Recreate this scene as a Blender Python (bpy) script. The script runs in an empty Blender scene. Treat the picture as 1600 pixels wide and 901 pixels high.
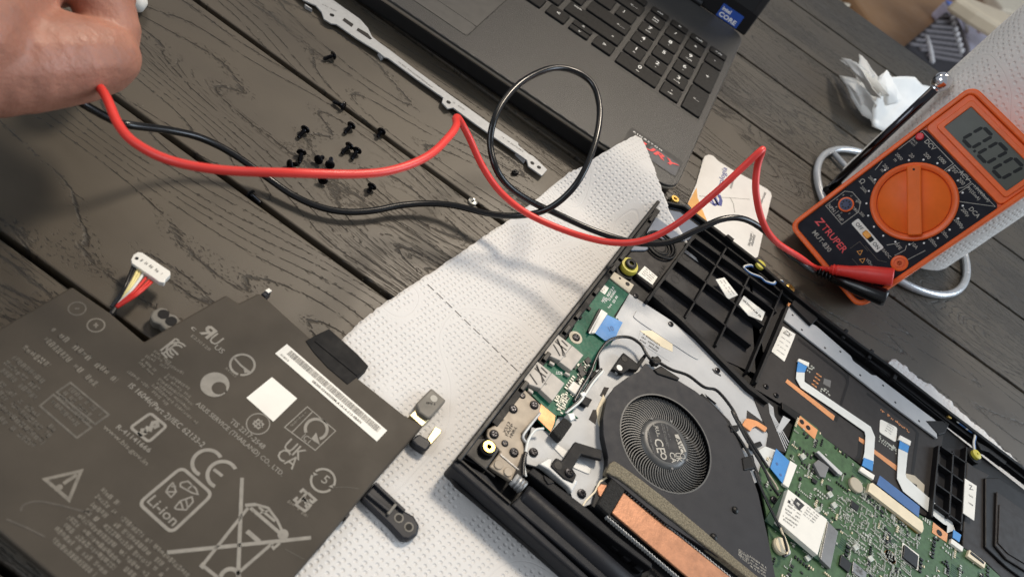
import bpy, bmesh, math, random
from mathutils import Vector, Matrix, noise
from mathutils.geometry import delaunay_2d_cdt, tessellate_polygon
random.seed(7)
scene = bpy.context.scene
COL = scene.collection
R = math.radians

# ------------------------------------------------------------------ camera
F_PX, TILT, ROLL, HEAD, CAM_Z = 1140.9, 0.7401, 0.6219, 0.0086, 0.2778
CAM_R = Matrix.Rotation(HEAD, 3, 'Z') @ Matrix.Rotation(TILT, 3, 'X') @ Matrix.Rotation(ROLL, 3, 'Z')
CAM_C = Vector((0, 0, CAM_Z))
cam_d = bpy.data.cameras.new('camera')
cam_d.sensor_width = 36.0
cam_d.lens = F_PX / 1600 * 36.0
cam_d.clip_start, cam_d.clip_end = 0.01, 60
cam_d.dof.use_dof = True
cam_d.dof.focus_distance = 0.385
cam_d.dof.aperture_fstop = 12.5
cam = bpy.data.objects.new('camera', cam_d)
cam.matrix_world = Matrix.Translation(CAM_C) @ CAM_R.to_4x4()
COL.objects.link(cam)
scene.camera = cam

# ------------------------------------------------------------------ light
world = bpy.data.worlds.new('World'); scene.world = world; world.use_nodes = True
bg = world.node_tree.nodes['Background']
bg.inputs[0].default_value = (0.86, 0.91, 1.0, 1); bg.inputs[1].default_value = 0.31
def area(name, loc, target, size, power, color, size_y=None):
    d = bpy.data.lights.new(name, 'AREA'); d.energy = power; d.color = color
    d.shape = 'RECTANGLE' if size_y else 'DISK'; d.size = size
    if size_y: d.size_y = size_y
    o = bpy.data.objects.new(name, d); COL.objects.link(o)
    o.location = loc
    o.rotation_euler = (Vector(target) - Vector(loc)).to_track_quat('-Z', 'Y').to_euler()
    return o
sl_ = bpy.data.lights.new('ceiling_spot', 'SPOT'); sl_.energy = 385; sl_.color = (1.0, 0.87, 0.71); sl_.spot_size = R(18); sl_.spot_blend = 1.0; sl_.shadow_soft_size = .34
so_ = bpy.data.objects.new('ceiling_spot', sl_); COL.objects.link(so_); so_.location = (0.05, 1.95, 2.40)
so_.rotation_euler = (Vector((-.01, .25, 0)) - so_.location).to_track_quat('-Z', 'Y').to_euler()
area('warm_fill', (-1.25, 1.15, 1.35), (-0.1, 0.2, 0), 0.5, 3.0, (1.0, 0.82, 0.62))  # added warm fill without a known source, brightens the left planks
area('window_light', (2.3, 1.3, 1.3), (0.15, 0.4, 0), 1.3, 42.0, (0.76, 0.88, 1.0), 1.6)
area('cool_fill', (-1.7, -1.1, 1.5), (0.15, 0.5, 0.05), 1.4, 16.0, (0.86, 0.93, 1.0), 1.1)  # added soft cool fill, lifts the upright faces of meter and roll

vs = scene.view_settings
vs.view_transform = 'Standard'; vs.look = 'None'; vs.gamma = 1; vs.use_curve_mapping = False; vs.exposure = 0.12
scene.cycles.use_denoising = True
scene.cycles.max_bounces = 8

# ------------------------------------------------------------------ helpers
def W(x, y, z=0.0):
    """photo pixel -> the point of the horizontal plane at height z that stands there"""
    d = CAM_R @ Vector(((x - 800) / F_PX, -(y - 450.5) / F_PX, -1))
    return CAM_C + d * ((z - CAM_Z) / d.z)
def zm(x0, y0, s): return lambda *p: [(x0 + a / s, y0 + b / s) for a, b in p]
zA = zm(700, 560, 3.753); zB = zm(820, 400, 3.918); zC = zm(950, 280, 4.097); zD = zm(1100, 380, 4.094)
zE = zm(900, 560, 3.753); zF = zm(1130, 560, 4.096); zG = zm(1330, 520, 4.096); zH = zm(1150, 700, 4.484)
zI = zm(1350, 700, 4.484); zJ = zm(900, 720, 4.977); zK = zm(700, 680, 4.077); z2 = zm(400, 0, 3.2)
z4 = zm(1200, 0, 4.0); zHub = zm(960, 600, 5.63); zBat = zm(250, 450, 3.556); zBatB = zm(200, 660, 3.2)
zLow = zm(60, 740, 5.596); zLeft = zm(0, 540, 5.004); zBg = zm(1290, 0, 5.161); zCard = zm(1060, 230, 5.3)
zL4 = zm(0, 450, 4.0); zL5 = zm(0, 675, 3.9875)

ORG = {}
def org(p): return ORG.get(p.name, Vector((0, 0, 0))) if p else Vector((0, 0, 0))
def thing(name, label, cat, loc, group=None):
    o = bpy.data.objects.new(name, None); o.empty_display_size = 0.01
    COL.objects.link(o); o.location = loc
    ORG[o.name] = Vector(loc)
    o['label'] = label; o['category'] = cat
    if group: o['group'] = group
    return o
def tag(o, label=None, cat=None, group=None, kind=None):
    if label: o['label'] = label
    if cat: o['category'] = cat
    if group: o['group'] = group
    if kind: o['kind'] = kind
    return o
def link_mesh(name, me, parent=None, loc=None, rot=None, origin=None):
    """origin: world point the mesh was written about; loc: extra world location for instanced meshes"""
    o = bpy.data.objects.new(name, me); COL.objects.link(o)
    po = org(parent)
    if parent: o.parent = parent
    if loc is not None:
        o.location = Vector(loc) - po; ORG[o.name] = Vector(loc)
    else:
        ORG[o.name] = po if origin is None else Vector(origin)
        if origin is not None: o.location = Vector(origin) - po
    if rot is not None:
        o.rotation_mode = 'QUATERNION'; o.rotation_quaternion = rot
    return o
def mk(name, verts, faces, mat, parent=None, smooth=False, bevel=0.0, seg=2, origin=None, uvs=None):
    og = Vector(origin) if origin is not None else org(parent)
    me = bpy.data.meshes.new(name)
    me.from_pydata([tuple(Vector(v) - og) for v in verts], [], faces)
    me.validate()
    if mat is not None: me.materials.append(M[mat] if isinstance(mat, str) else mat)
    if uvs:
        uvl = me.uv_layers.new(name='UVMap')
        for l in me.loops: uvl.data[l.index].uv = uvs[l.vertex_index]
    if smooth:
        for p in me.polygons: p.use_smooth = True
    o = link_mesh(name, me, parent, origin=origin)
    if bevel:
        b = o.modifiers.new('bevel', 'BEVEL'); b.width = bevel; b.segments = seg; b.limit_method = 'ANGLE'; b.angle_limit = R(40)
        b.harden_normals = False
    return o
def area2(p): return sum(a.x * b.y - b.x * a.y for a, b in zip(p, p[1:] + p[:1]))
def prism_w(name, pts, z0, z1, mat, parent=None, bevel=0.0, smooth=False, origin=None, seg=2):
    pts = [Vector((p[0], p[1])) for p in pts]
    if area2(pts) < 0: pts.reverse()
    n = len(pts)
    v = [(p.x, p.y, z0) for p in pts] + [(p.x, p.y, z1) for p in pts]
    f = [tuple(range(n - 1, -1, -1)), tuple(range(n, 2 * n))] + [(i, (i + 1) % n, n + (i + 1) % n, n + i) for i in range(n)]
    return mk(name, v, f, mat, parent, smooth, bevel, seg, origin)
def prism(name, pxs, z0, z1, mat, parent=None, bevel=0.0, **k):
    return prism_w(name, [W(x, y, z1) for x, y in pxs], z0, z1, mat, parent, bevel, **k)
def flat(name, pxs, z, mat, parent, t=0.00012):
    return prism(name, pxs, z + 0.00003, z + t, mat, parent)
def bar_w(name, a, b, w, z0, z1, mat, parent=None, bevel=0.0):
    a, b = Vector(a[:2]), Vector(b[:2]); d = (b - a).normalized(); n = Vector((-d.y, d.x)) * w / 2
    return prism_w(name, [a + n, a - n, b - n, b + n], z0, z1, mat, parent, bevel)
def bar(name, p0, p1, w, z0, z1, mat, parent=None, bevel=0.0):
    return bar_w(name, W(*p0, z1), W(*p1, z1), w, z0, z1, mat, parent, bevel)
def catmull(P, n=8, closed=False):
    P = [Vector(p) for p in P]; out = []
    m = len(P)
    for i in range(m if closed else m - 1):
        if closed: a, b, c, d = P[i - 1], P[i], P[(i + 1) % m], P[(i + 2) % m]
        else: a, b, c, d = P[max(i - 1, 0)], P[i], P[i + 1], P[min(i + 2, m - 1)]
        for k in range(n):
            t = k / n
            out.append(0.5 * ((2 * b) + (c - a) * t + (2 * a - 5 * b + 4 * c - d) * t * t + (3 * b - a - 3 * c + d) * t ** 3))
    if not closed: out.append(P[-1])
    return out
def tube(name, pts, r, mat, parent=None, seg=12, closed=False, origin=None):
    pts = [Vector(p) for p in pts]; n = len(pts)
    rr = r if isinstance(r, (list, tuple)) else [r] * n
    tang = []
    for i in range(n):
        a = pts[i - 1] if (i > 0 or closed) else pts[i]
        b = pts[(i + 1) % n] if (i < n - 1 or closed) else pts[i]
        tang.append((b - a).normalized())
    up = Vector((0, 0, 1)) if abs(tang[0].z) < .9 else Vector((1, 0, 0))
    nrm = (up - tang[0] * up.dot(tang[0])).normalized()
    v, f = [], []
    for i in range(n):
        nrm = (nrm - tang[i] * nrm.dot(tang[i])).normalized(); bn = tang[i].cross(nrm)
        for k in range(seg):
            an = 2 * math.pi * k / seg
            v.append(pts[i] + (nrm * math.cos(an) + bn * math.sin(an)) * rr[i])
    for i in range(n if closed else n - 1):
        for k in range(seg):
            j = (i + 1) % n
            f.append((i * seg + k, i * seg + (k + 1) % seg, j * seg + (k + 1) % seg, j * seg + k))
    if not closed:
        f.append(tuple(range(seg - 1, -1, -1))); f.append(tuple((n - 1) * seg + k for k in range(seg)))
    return mk(name, v, f, mat, parent, True, origin=origin)
def lathe(name, prof, c, axis, mat, parent=None, seg=32, smooth=True, origin=None):
    """prof: (r, h) pairs along axis from c"""
    ax = Vector(axis).normalized(); t = Vector((1, 0, 0)) if abs(ax.x) < .9 else Vector((0, 1, 0))
    e1 = (t - ax * t.dot(ax)).normalized(); e2 = ax.cross(e1); c = Vector(c); v, f = [], []
    for r, h in prof:
        for k in range(seg):
            an = 2 * math.pi * k / seg
            v.append(c + ax * h + (e1 * math.cos(an) + e2 * math.sin(an)) * r)
    for i in range(len(prof) - 1):
        for k in range(seg):
            f.append((i * seg + k, i * seg + (k + 1) % seg, (i + 1) * seg + (k + 1) % seg, (i + 1) * seg + k))
    f.append(tuple(range(seg - 1, -1, -1))); f.append(tuple((len(prof) - 1) * seg + k for k in range(seg)))
    o = mk(name, v, f, mat, parent, smooth, origin=origin)
    if smooth:
        m = o.modifiers.new('es', 'EDGE_SPLIT'); m.split_angle = R(35)
    return o
def disc(name, p, r, z0, z1, mat, parent, seg=28, bev=0.0):
    c = W(*p, z1); pr = [(r, z0 - z1), (r, -bev), (r - bev, 0)] if bev else [(r, z0 - z1), (r, 0)]
    return lathe(name, pr, c, (0, 0, 1), mat, parent, seg)
def ringband(name, c, r0, r1, mat, parent, ex, ey, n, a0=0, a1=360, seg=40, lift=0.0001):
    """flat ring / arc on the plane (c, ex, ey), printed"""
    v, f = [], []; k = max(3, int(seg * abs(a1 - a0) / 360))
    for i in range(k + 1):
        a = R(a0 + (a1 - a0) * i / k); d = ex * math.cos(a) + ey * math.sin(a)
        v += [c + d * r0 + n * lift, c + d * r1 + n * lift]
    for i in range(k): f.append((2 * i, 2 * i + 1, 2 * i + 3, 2 * i + 2))
    return mk(name, v, f, mat, parent)
UPZ = Vector((0, 0, 1))
def catmull_px(q): return [(v.x, v.y) for v in catmull([Vector((a, b, 0)) for a, b in q], 6)]
def stroke(name, pxs, w, z, mat, parent, closed=False, lift=0.0001):
    """a printed line of width w through photo points on the plane z"""
    return stroke_w(name, [W(x, y, z) for x, y in pxs], w, UPZ, mat, parent, closed, lift)
def stroke_w(name, P, w, n, mat, parent, closed=False, lift=0.0001):
    P = [Vector(p) for p in P]; m = len(P); v, f = [], []
    for i in range(m):
        a = P[i - 1] if (i > 0 or closed) else None
        b = P[(i + 1) % m] if (i < m - 1 or closed) else None
        d1 = (P[i] - a).normalized() if a is not None else None
        d2 = (b - P[i]).normalized() if b is not None else None
        if d1 is None: d1 = d2
        if d2 is None: d2 = d1
        d = (d1 + d2)
        d = d.normalized() if d.length > 1e-6 else d1
        s = n.cross(d).normalized(); k = 1 / max(.5, s.dot(n.cross(d1).normalized()))
        v += [P[i] + s * w / 2 * k + n * lift, P[i] - s * w / 2 * k + n * lift]
    for i in range(m if closed else m - 1):
        j = (i + 1) % m; f.append((2 * i, 2 * i + 1, 2 * j + 1, 2 * j))
    return mk(name, v, f, mat, parent)
PENDING = []
def text_f(s, o, ex, ey, width, mat, parent, height=None, name='lettering', lift=0.00012, align='LEFT'):
    """lettering on a plane: starts at o, runs along ex for width, letters stand along ey; height = cap height"""
    PENDING.append((s, Vector(o), Vector(ex), Vector(ey), width, height, mat, parent, name, lift, align))
def text(s, p0, p1, z, mat, parent, height=None, name='lettering', lift=0.00012):
    a, b = W(*p0, z), W(*p1, z); ex = (b - a); w = ex.length; ex.normalize()
    text_f(s, a, ex, UPZ.cross(ex), w, mat, parent, height, name, lift)
def flush_text():
    tmp = []
    for t in PENDING:
        c = bpy.data.curves.new('t', 'FONT'); c.body = t[0]; c.resolution_u = 2; c.offset = {'emblem': .03, 'legend': .016}.get(t[8], .008)
        o = bpy.data.objects.new('t', c); COL.objects.link(o); tmp.append(o)
    dg = bpy.context.evaluated_depsgraph_get(); dg.update()
    for t, o in zip(PENDING, tmp):
        s, og, ex, ey, width, height, mat, parent, name, lift, align = t
        me = bpy.data.meshes.new_from_object(o.evaluated_get(dg))
        if not me.vertices: continue
        xs = [v.co.x for v in me.vertices]; x0, x1 = min(xs), max(xs); ys = [v.co.y for v in me.vertices]
        if width is None: sx = height / 0.69
        else: sx = width / max(x1 - x0, 1e-6)
        sy = height / 0.69 if height else sx
        n = ex.cross(ey); po = org(parent); sh = (x0 + x1) / 2 if align == 'CENTER' else x0
        for v in me.vertices:
            v.co = og + ex * (v.co.x - sh) * sx + ey * v.co.y * sy + n * lift - po
        me.materials.clear(); me.materials.append(M[mat])
        me.name = name
        q = bpy.data.objects.new(name, me); COL.objects.link(q); q.parent = parent
    for o in tmp:
        c = o.data; bpy.data.objects.remove(o); bpy.data.curves.remove(c)
def fine_print(name, lines, z, mat, parent, h=0.0009, seed=1, dot=0.8):
    """rows of print too small to read: short uneven strokes along each photo line"""
    rnd = random.Random(seed); v, f = [], []
    for p0, p1 in lines:
        a, b = W(*p0, z), W(*p1, z); d = b - a; L = d.length; d.normalize(); n = UPZ.cross(d); x = 0
        while x < L:
            w = min(h * rnd.uniform(.35, .95) * dot, L - x)
            if rnd.random() < .86:
                y0 = rnd.choice((0, 0, 0, .25)) * h; y1 = h * rnd.choice((1, 1, .75))
                for k in range(2):
                    xa = x + k * w * .55; xb = xa + w * .32
                    i = len(v)
                    v += [a + d * xa + n * y0, a + d * xb + n * y0, a + d * xb + n * y1, a + d * xa + n * y1]; f.append((i, i + 1, i + 2, i + 3))
                i = len(v); yy = rnd.choice((0, .4, .8)) * h
                v += [a + d * x + n * yy, a + d * (x + w * .8) + n * yy, a + d * (x + w * .8) + n * (yy + h * .2), a + d * x + n * (yy + h * .2)]; f.append((i, i + 1, i + 2, i + 3))
            x += w + h * .22
    v = [p + UPZ * 0.0001 for p in v]
    return tag(mk(name, v, f, mat, parent), kind='stuff')

# ------------------------------------------------------------------ materials
M = {}
def srgb(r, g, b):
    return tuple((c / 255 / 12.92) if c / 255 <= .04045 else ((c / 255 + .055) / 1.055) ** 2.4 for c in (r, g, b)) + (1,)
def mat(name, col, rough=.5, metal=0., var=.12, vs_=90, bump=0., bs=1500, spec=.5, coat=0., rvar=.12, sss=0., trans=0.):
    m = bpy.data.materials.new(name); m.use_nodes = True; nt = m.node_tree; N, L = nt.nodes, nt.links
    b = N['Principled BSDF']; c = srgb(*col)
    b.inputs['Metallic'].default_value = metal; b.inputs['Specular IOR Level'].default_value = spec
    b.inputs['Coat Weight'].default_value = coat; b.inputs['Coat Roughness'].default_value = .12
    geo = N.new('ShaderNodeNewGeometry')
    n1 = N.new('ShaderNodeTexNoise'); n1.inputs['Scale'].default_value = vs_; n1.inputs['Detail'].default_value = 5; n1.inputs['Roughness'].default_value = .65
    L.new(geo.outputs['Position'], n1.inputs['Vector'])
    mr = N.new('ShaderNodeMapRange'); mr.inputs[1].default_value = .25; mr.inputs[2].default_value = .75
    mr.inputs[3].default_value = 1 - var; mr.inputs[4].default_value = 1 + var
    L.new(n1.outputs['Fac'], mr.inputs[0])
    mx = N.new('ShaderNodeMix'); mx.data_type = 'RGBA'; mx.blend_type = 'MULTIPLY'; mx.inputs[0].default_value = 1
    mx.inputs[6].default_value = c; L.new(mr.outputs[0], mx.inputs[7]); L.new(mx.outputs[2], b.inputs['Base Color'])
    r2 = N.new('ShaderNodeMapRange'); r2.inputs[1].default_value = .3; r2.inputs[2].default_value = .7
    r2.inputs[3].default_value = max(.02, rough * (1 - rvar)); r2.inputs[4].default_value = min(1, rough * (1 + rvar))
    n2 = N.new('ShaderNodeTexNoise'); n2.inputs['Scale'].default_value = vs_ * 2.3; n2.inputs['Detail'].default_value = 4
    L.new(geo.outputs['Position'], n2.inputs['Vector']); L.new(n2.outputs['Fac'], r2.inputs[0]); L.new(r2.outputs[0], b.inputs['Roughness'])
    if sss:
        b.inputs['Subsurface Weight'].default_value = sss; b.inputs['Subsurface Radius'].default_value = (.004, .0015, .0008); b.inputs['Subsurface Scale'].default_value = 1
    if trans: b.inputs['Transmission Weight'].default_value = trans
    if bump:
        n3 = N.new('ShaderNodeTexNoise'); n3.inputs['Scale'].default_value = bs; n3.inputs['Detail'].default_value = 3
        L.new(geo.outputs['Position'], n3.inputs['Vector'])
        bp = N.new('ShaderNodeBump'); bp.inputs['Strength'].default_value = 1; bp.inputs['Distance'].default_value = bump
        L.new(n3.outputs['Fac'], bp.inputs['Height']); L.new(bp.outputs[0], b.inputs['Normal'])
    M[name] = m; return m
mat('black_plastic', (15, 15, 17), 0.5, bump=.00006, bs=1800, spec=0.22)
mat('gap_shade_black', (10, 10, 10), .9, spec=.1)
mat('black_gloss', (14, 14, 15), 0.42, spec=0.22)
mat('black_satin', (20, 20, 22), 0.55, bump=.00008, bs=2200, spec=0.22)
mat('hinge_black', (30, 31, 35), 0.5, bump=.00005, bs=2500, spec=0.22)
mat('dark_floor', (34, 34, 37), 0.5, bump=.00006, bs=1500, spec=0.22)
mat('fan_grey', (46, 46, 49), 0.55, bump=.00003, bs=2500, var=.1, spec=0.22)
mat('fan_blade', (96, 96, 95), .35)
mat('hub_rim', (74, 75, 75), .4)
mat('hub_face', (38, 38, 40), 0.7)
mat('print_grey', (176, 172, 162), .7, var=.15)
mat('print_bat', (136, 131, 122), .75, var=.18, vs_=300)
mat('print_scuff', (80, 74, 66), .75, var=.3, vs_=400)
mat('print_faint', (118, 112, 102), .75, var=.3, vs_=400)
mat('print_dim', (94, 89, 81), .8, var=.35, vs_=400)
mat('print_white', (235, 235, 232), .6)
mat('print_black', (28, 28, 30), .6)
mat('print_mid', (105, 104, 102), .6)
mat('label_white', (228, 225, 216), .55, var=.05)
mat('pcb_green', (24, 92, 70), 0.5, var=.25, vs_=260, coat=0, spec=0.25)
mat('mobo_green', (66, 94, 62), 0.5, var=.35, vs_=340, coat=0, spec=0.25)
mat('mobo_dark', (40, 70, 54), 0.5, var=.3, vs_=300, spec=0.25)
mat('copper', (172, 122, 92), 0.42, metal=0.45, var=.2, vs_=150, bump=.00008, bs=700)
mat('copper_pad', (205, 142, 94), .45, metal=.3, var=.15)
mat('steel', (186, 187, 186), 0.5, metal=0.25, var=.12, vs_=60, bump=.00003, bs=900)
mat('plate_grey', (172, 174, 176), 0.5, metal=0.15, var=.09, vs_=45, bump=.00003, bs=700, spec=0.3)
mat('bracket_tan', (152, 141, 126), 0.55, metal=0.15, var=.08)
mat('usb_steel', (172, 167, 160), 0.6, metal=0.1, var=.1)
mat('solder', (176, 178, 168), 0.45, metal=0.2, var=.3, vs_=700)
mat('chip_black', (30, 31, 33), .4, spec=0.22)
mat('chip_grey', (120, 120, 120), .35, metal=.3)
mat('ivory', (222, 208, 178), .45)
mat('ffc_white', (214, 216, 212), .4, var=.06)
mat('ffc_blue', (52, 130, 196), .45, var=.12)
mat('ffc_navy', (54, 96, 150), .45)
mat('film_dark', (46, 43, 42), 0.55, var=.14, vs_=120, spec=0.22)
mat('film_edge', (20, 19, 20), .5, spec=0.22)
mat('foam', (120, 112, 94), .95, var=.7, vs_=1300, bump=.0007, bs=1400)
mat('foam_black', (34, 33, 31), .95, var=.7, vs_=1300, bump=.0006, bs=1500)
mat('yellow_rubber', (196, 186, 70), .5)
mat('brass', (205, 172, 96), .3, metal=.9)
mat('blue_grey_film', (96, 106, 122), .3, var=.1)
mat('tan_board', (176, 166, 146), .5)
mat('wire_black', (20, 20, 21), .3)
mat('lead_black', (12, 12, 13), .25, var=.1)
mat('lead_red', (224, 60, 52), .38, var=.08, vs_=60)
mat('plug_red', (222, 52, 44), .4)
mat('wire_yellow', (222, 206, 140), .45)
mat('wire_white', (214, 214, 206), .45)
mat('wire_red', (206, 44, 34), .45)
mat('battery_film', (68, 62, 54), 0.62, var=0.2, vs_=25, bump=.00012, bs=60, spec=0.25)
mat('battery_tape', (20, 19, 19), .75, bump=5e-05, bs=200, spec=0.3)
mat('tab_black', (40, 41, 45), .4, spec=0.22)
mat('tab_plastic', (108, 104, 96), .55)
mat('nickel', (176, 164, 130), .35, metal=.7)
mat('hp_deck', (57, 56, 55), 0.42, var=.06, vs_=400, spec=0.4)
mat('hp_edge', (150, 142, 128), .32, metal=.6)
mat('hp_front', (16, 16, 17), .5)
mat('hp_pad', (76, 74, 71), 0.4, var=.05)
mat('key_black', (12, 12, 14), .5, spec=0.25, var=.12, vs_=200)
mat('screen_black', (8, 8, 9), .08)
mat('sticker_black', (22, 22, 24), .35)
mat('sticker_grey', (72, 73, 78), .35)
mat('sticker_blue', (22, 74, 164), .35)
mat('sticker_red', (226, 58, 60), .4)
mat('strip_metal', (166, 167, 167), 0.5, metal=0.15, var=.1, vs_=300)
mat('screw_black', (34, 34, 37), 0.26, metal=0.8)
mat('zinc', (190, 188, 180), .3, metal=.9)
mat('meter_orange', (240, 104, 40), .36, var=0.16, coat=0.1, bump=.00005, bs=900, spec=0.3, vs_=70)
mat('dial_orange', (236, 106, 24), .42, var=.08, bump=.00008, bs=1800, spec=0.3)
mat('meter_panel', (26, 27, 36), 0.5, var=.12, spec=0.15)
mat('lcd', (84, 86, 78), .2, var=.04, spec=0.2)
mat('lcd_digit', (16, 17, 16), .35, spec=0.2)
mat('button_red', (214, 40, 50), .35)
mat('socket_blue', (26, 36, 78), .4)
mat('switch_orange', (238, 160, 46), .4)
mat('chrome', (225, 225, 228), .07, metal=1., var=.02, rvar=.3)
mat('black_chrome', (70, 70, 74), .12, metal=1., var=.02)
mat('wire_enamel', (206, 210, 214), .25, metal=.5)
mat('napkin', (248, 247, 243), .9, var=.03, bump=.0001, bs=900, sss=.0)
mat('card_white', (234, 232, 227), .5, var=.06, vs_=60)
mat('card_orange', (232, 170, 84), .5)
mat('card_blue', (64, 74, 150), .5)
mat('skin', (168, 116, 96), .5, var=0.25, vs_=45, bump=.0004, bs=420, sss=.2, rvar=.2)
mat('floor_brown', (104, 84, 64), .6, var=.1, vs_=8)
mat('beige_wood', (222, 202, 172), .5, var=.1, vs_=12)
mat('seat_brown', (156, 116, 78), .6, var=.08, vs_=15)
mat('cream', (222, 208, 184), .6)
mat('package_blue', (60, 100, 190), .3, var=0.3, vs_=22)
mat('package_pale', (188, 184, 204), .3, var=.25, vs_=30)
mat('weave_pale', (212, 208, 208), .7)
mat('weave_dark', (44, 41, 45), .8, var=.3, vs_=120)
mat('weave_grey', (112, 106, 108), .8, var=.3, vs_=120)
mat('blue_cloth', (40, 62, 150), .7)

def mat_plank():
    m = bpy.data.materials.new('plank_grain'); m.use_nodes = True; nt = m.node_tree; N, L = nt.nodes, nt.links; b = N['Principled BSDF']
    def math_(op, a, c=None, clamp=False):
        n = N.new('ShaderNodeMath'); n.operation = op; n.use_clamp = clamp
        for i, q in enumerate((a, c)):
            if q is None: continue
            if isinstance(q, (int, float)): n.inputs[i].default_value = q
            else: L.new(q, n.inputs[i])
        return n.outputs[0]
    geo = N.new('ShaderNodeNewGeometry'); oi = N.new('ShaderNodeObjectInfo')
    sep = N.new('ShaderNodeSeparateXYZ'); L.new(geo.outputs['Position'], sep.inputs[0])
    def coords(sx, sy, off):
        c = N.new('ShaderNodeCombineXYZ'); L.new(math_('MULTIPLY', sep.outputs[0], sx), c.inputs[0]); L.new(math_('MULTIPLY', sep.outputs[1], sy), c.inputs[1])
        L.new(math_('ADD', math_('MULTIPLY', oi.outputs['Random'], 37.0), off), c.inputs[2]); return c.outputs[0]
    def noise_(sx, sy, off, det=2., rough=.5):
        n = N.new('ShaderNodeTexNoise'); n.inputs['Scale'].default_value = 1; n.inputs['Detail'].default_value = det; n.inputs['Roughness'].default_value = rough
        L.new(coords(sx, sy, off), n.inputs['Vector']); return n.outputs['Fac']
    def ramp(x, a, c, lo=0., hi=1.):
        n = N.new('ShaderNodeMapRange'); n.inputs[1].default_value = a; n.inputs[2].default_value = c; n.inputs[3].default_value = lo; n.inputs[4].default_value = hi
        n.interpolation_type = 'SMOOTHSTEP'; L.new(x, n.inputs[0]); return n.outputs[0]
    dens = noise_(2.2, 13., 9., 1.)
    field = noise_(4.2, 21., 0., 1.2, .4)
    wob = noise_(170., 480., 3., 3., .6)
    tilt = math_('MULTIPLY', sep.outputs[1], 3.2)
    fld = math_('ADD', math_('ADD', field, tilt), math_('MULTIPLY', wob, .010))
    fr1 = math_('FRACT', math_('MULTIPLY', fld, 17.)); d1 = math_('ABSOLUTE', math_('SUBTRACT', fr1, .5))
    fr2 = math_('FRACT', math_('MULTIPLY', fld, 62.)); d2 = math_('ABSOLUTE', math_('SUBTRACT', fr2, .5))
    l1 = ramp(d1, .0, .05, 1., 0.); l2 = ramp(d2, .04, .16, 1., 0.)
    br = noise_(130., 620., 5., 2., .65)
    l1 = math_('MULTIPLY', l1, ramp(br, .38, .50))
    l2 = math_('MULTIPLY', math_('MULTIPLY', l2, ramp(br, .45, .55)), ramp(dens, .46, .54))
    strk = math_('MULTIPLY', ramp(noise_(30., 1100., 7., 3., .6), .56, .66), ramp(dens, .48, .58))
    pits = math_('MULTIPLY', ramp(noise_(460., 900., 11., 2., .6), .58, .66), ramp(d1, .05, .22, 1., .0))
    g = math_('MAXIMUM', math_('MAXIMUM', l1, l2), math_('MAXIMUM', math_('MULTIPLY', strk, .7), math_('MULTIPLY', pits, .8)), True)
    fine = noise_(1800., 2600., 15., 2., .6)
    blot = noise_(9., 16., 21., 4., .6)
    mx = N.new('ShaderNodeMix'); mx.data_type = 'RGBA'
    base = N.new('ShaderNodeMix'); base.data_type = 'RGBA'; L.new(ramp(blot, .3, .7), base.inputs[0])
    base.inputs[6].default_value = srgb(66, 59, 49); base.inputs[7].default_value = srgb(80, 72, 60)
    L.new(math_('MULTIPLY', g, .72), mx.inputs[0]); L.new(base.outputs[2], mx.inputs[6]); mx.inputs[7].default_value = srgb(36, 33, 29)
    L.new(mx.outputs[2], b.inputs['Base Color'])
    L.new(math_('ADD', ramp(blot, .3, .7, .42, .54), math_('MULTIPLY', g, .2)), b.inputs['Roughness'])
    h = math_('ADD', math_('MULTIPLY', g, -1.), math_('MULTIPLY', fine, .12))
    bp = N.new('ShaderNodeBump'); bp.inputs['Strength'].default_value = 1.; bp.inputs['Distance'].default_value = .00045
    L.new(h, bp.inputs['Height']); L.new(bp.outputs[0], b.inputs['Normal'])
    b.inputs['Specular IOR Level'].default_value = .55
    M['plank'] = m
mat_plank()
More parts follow.
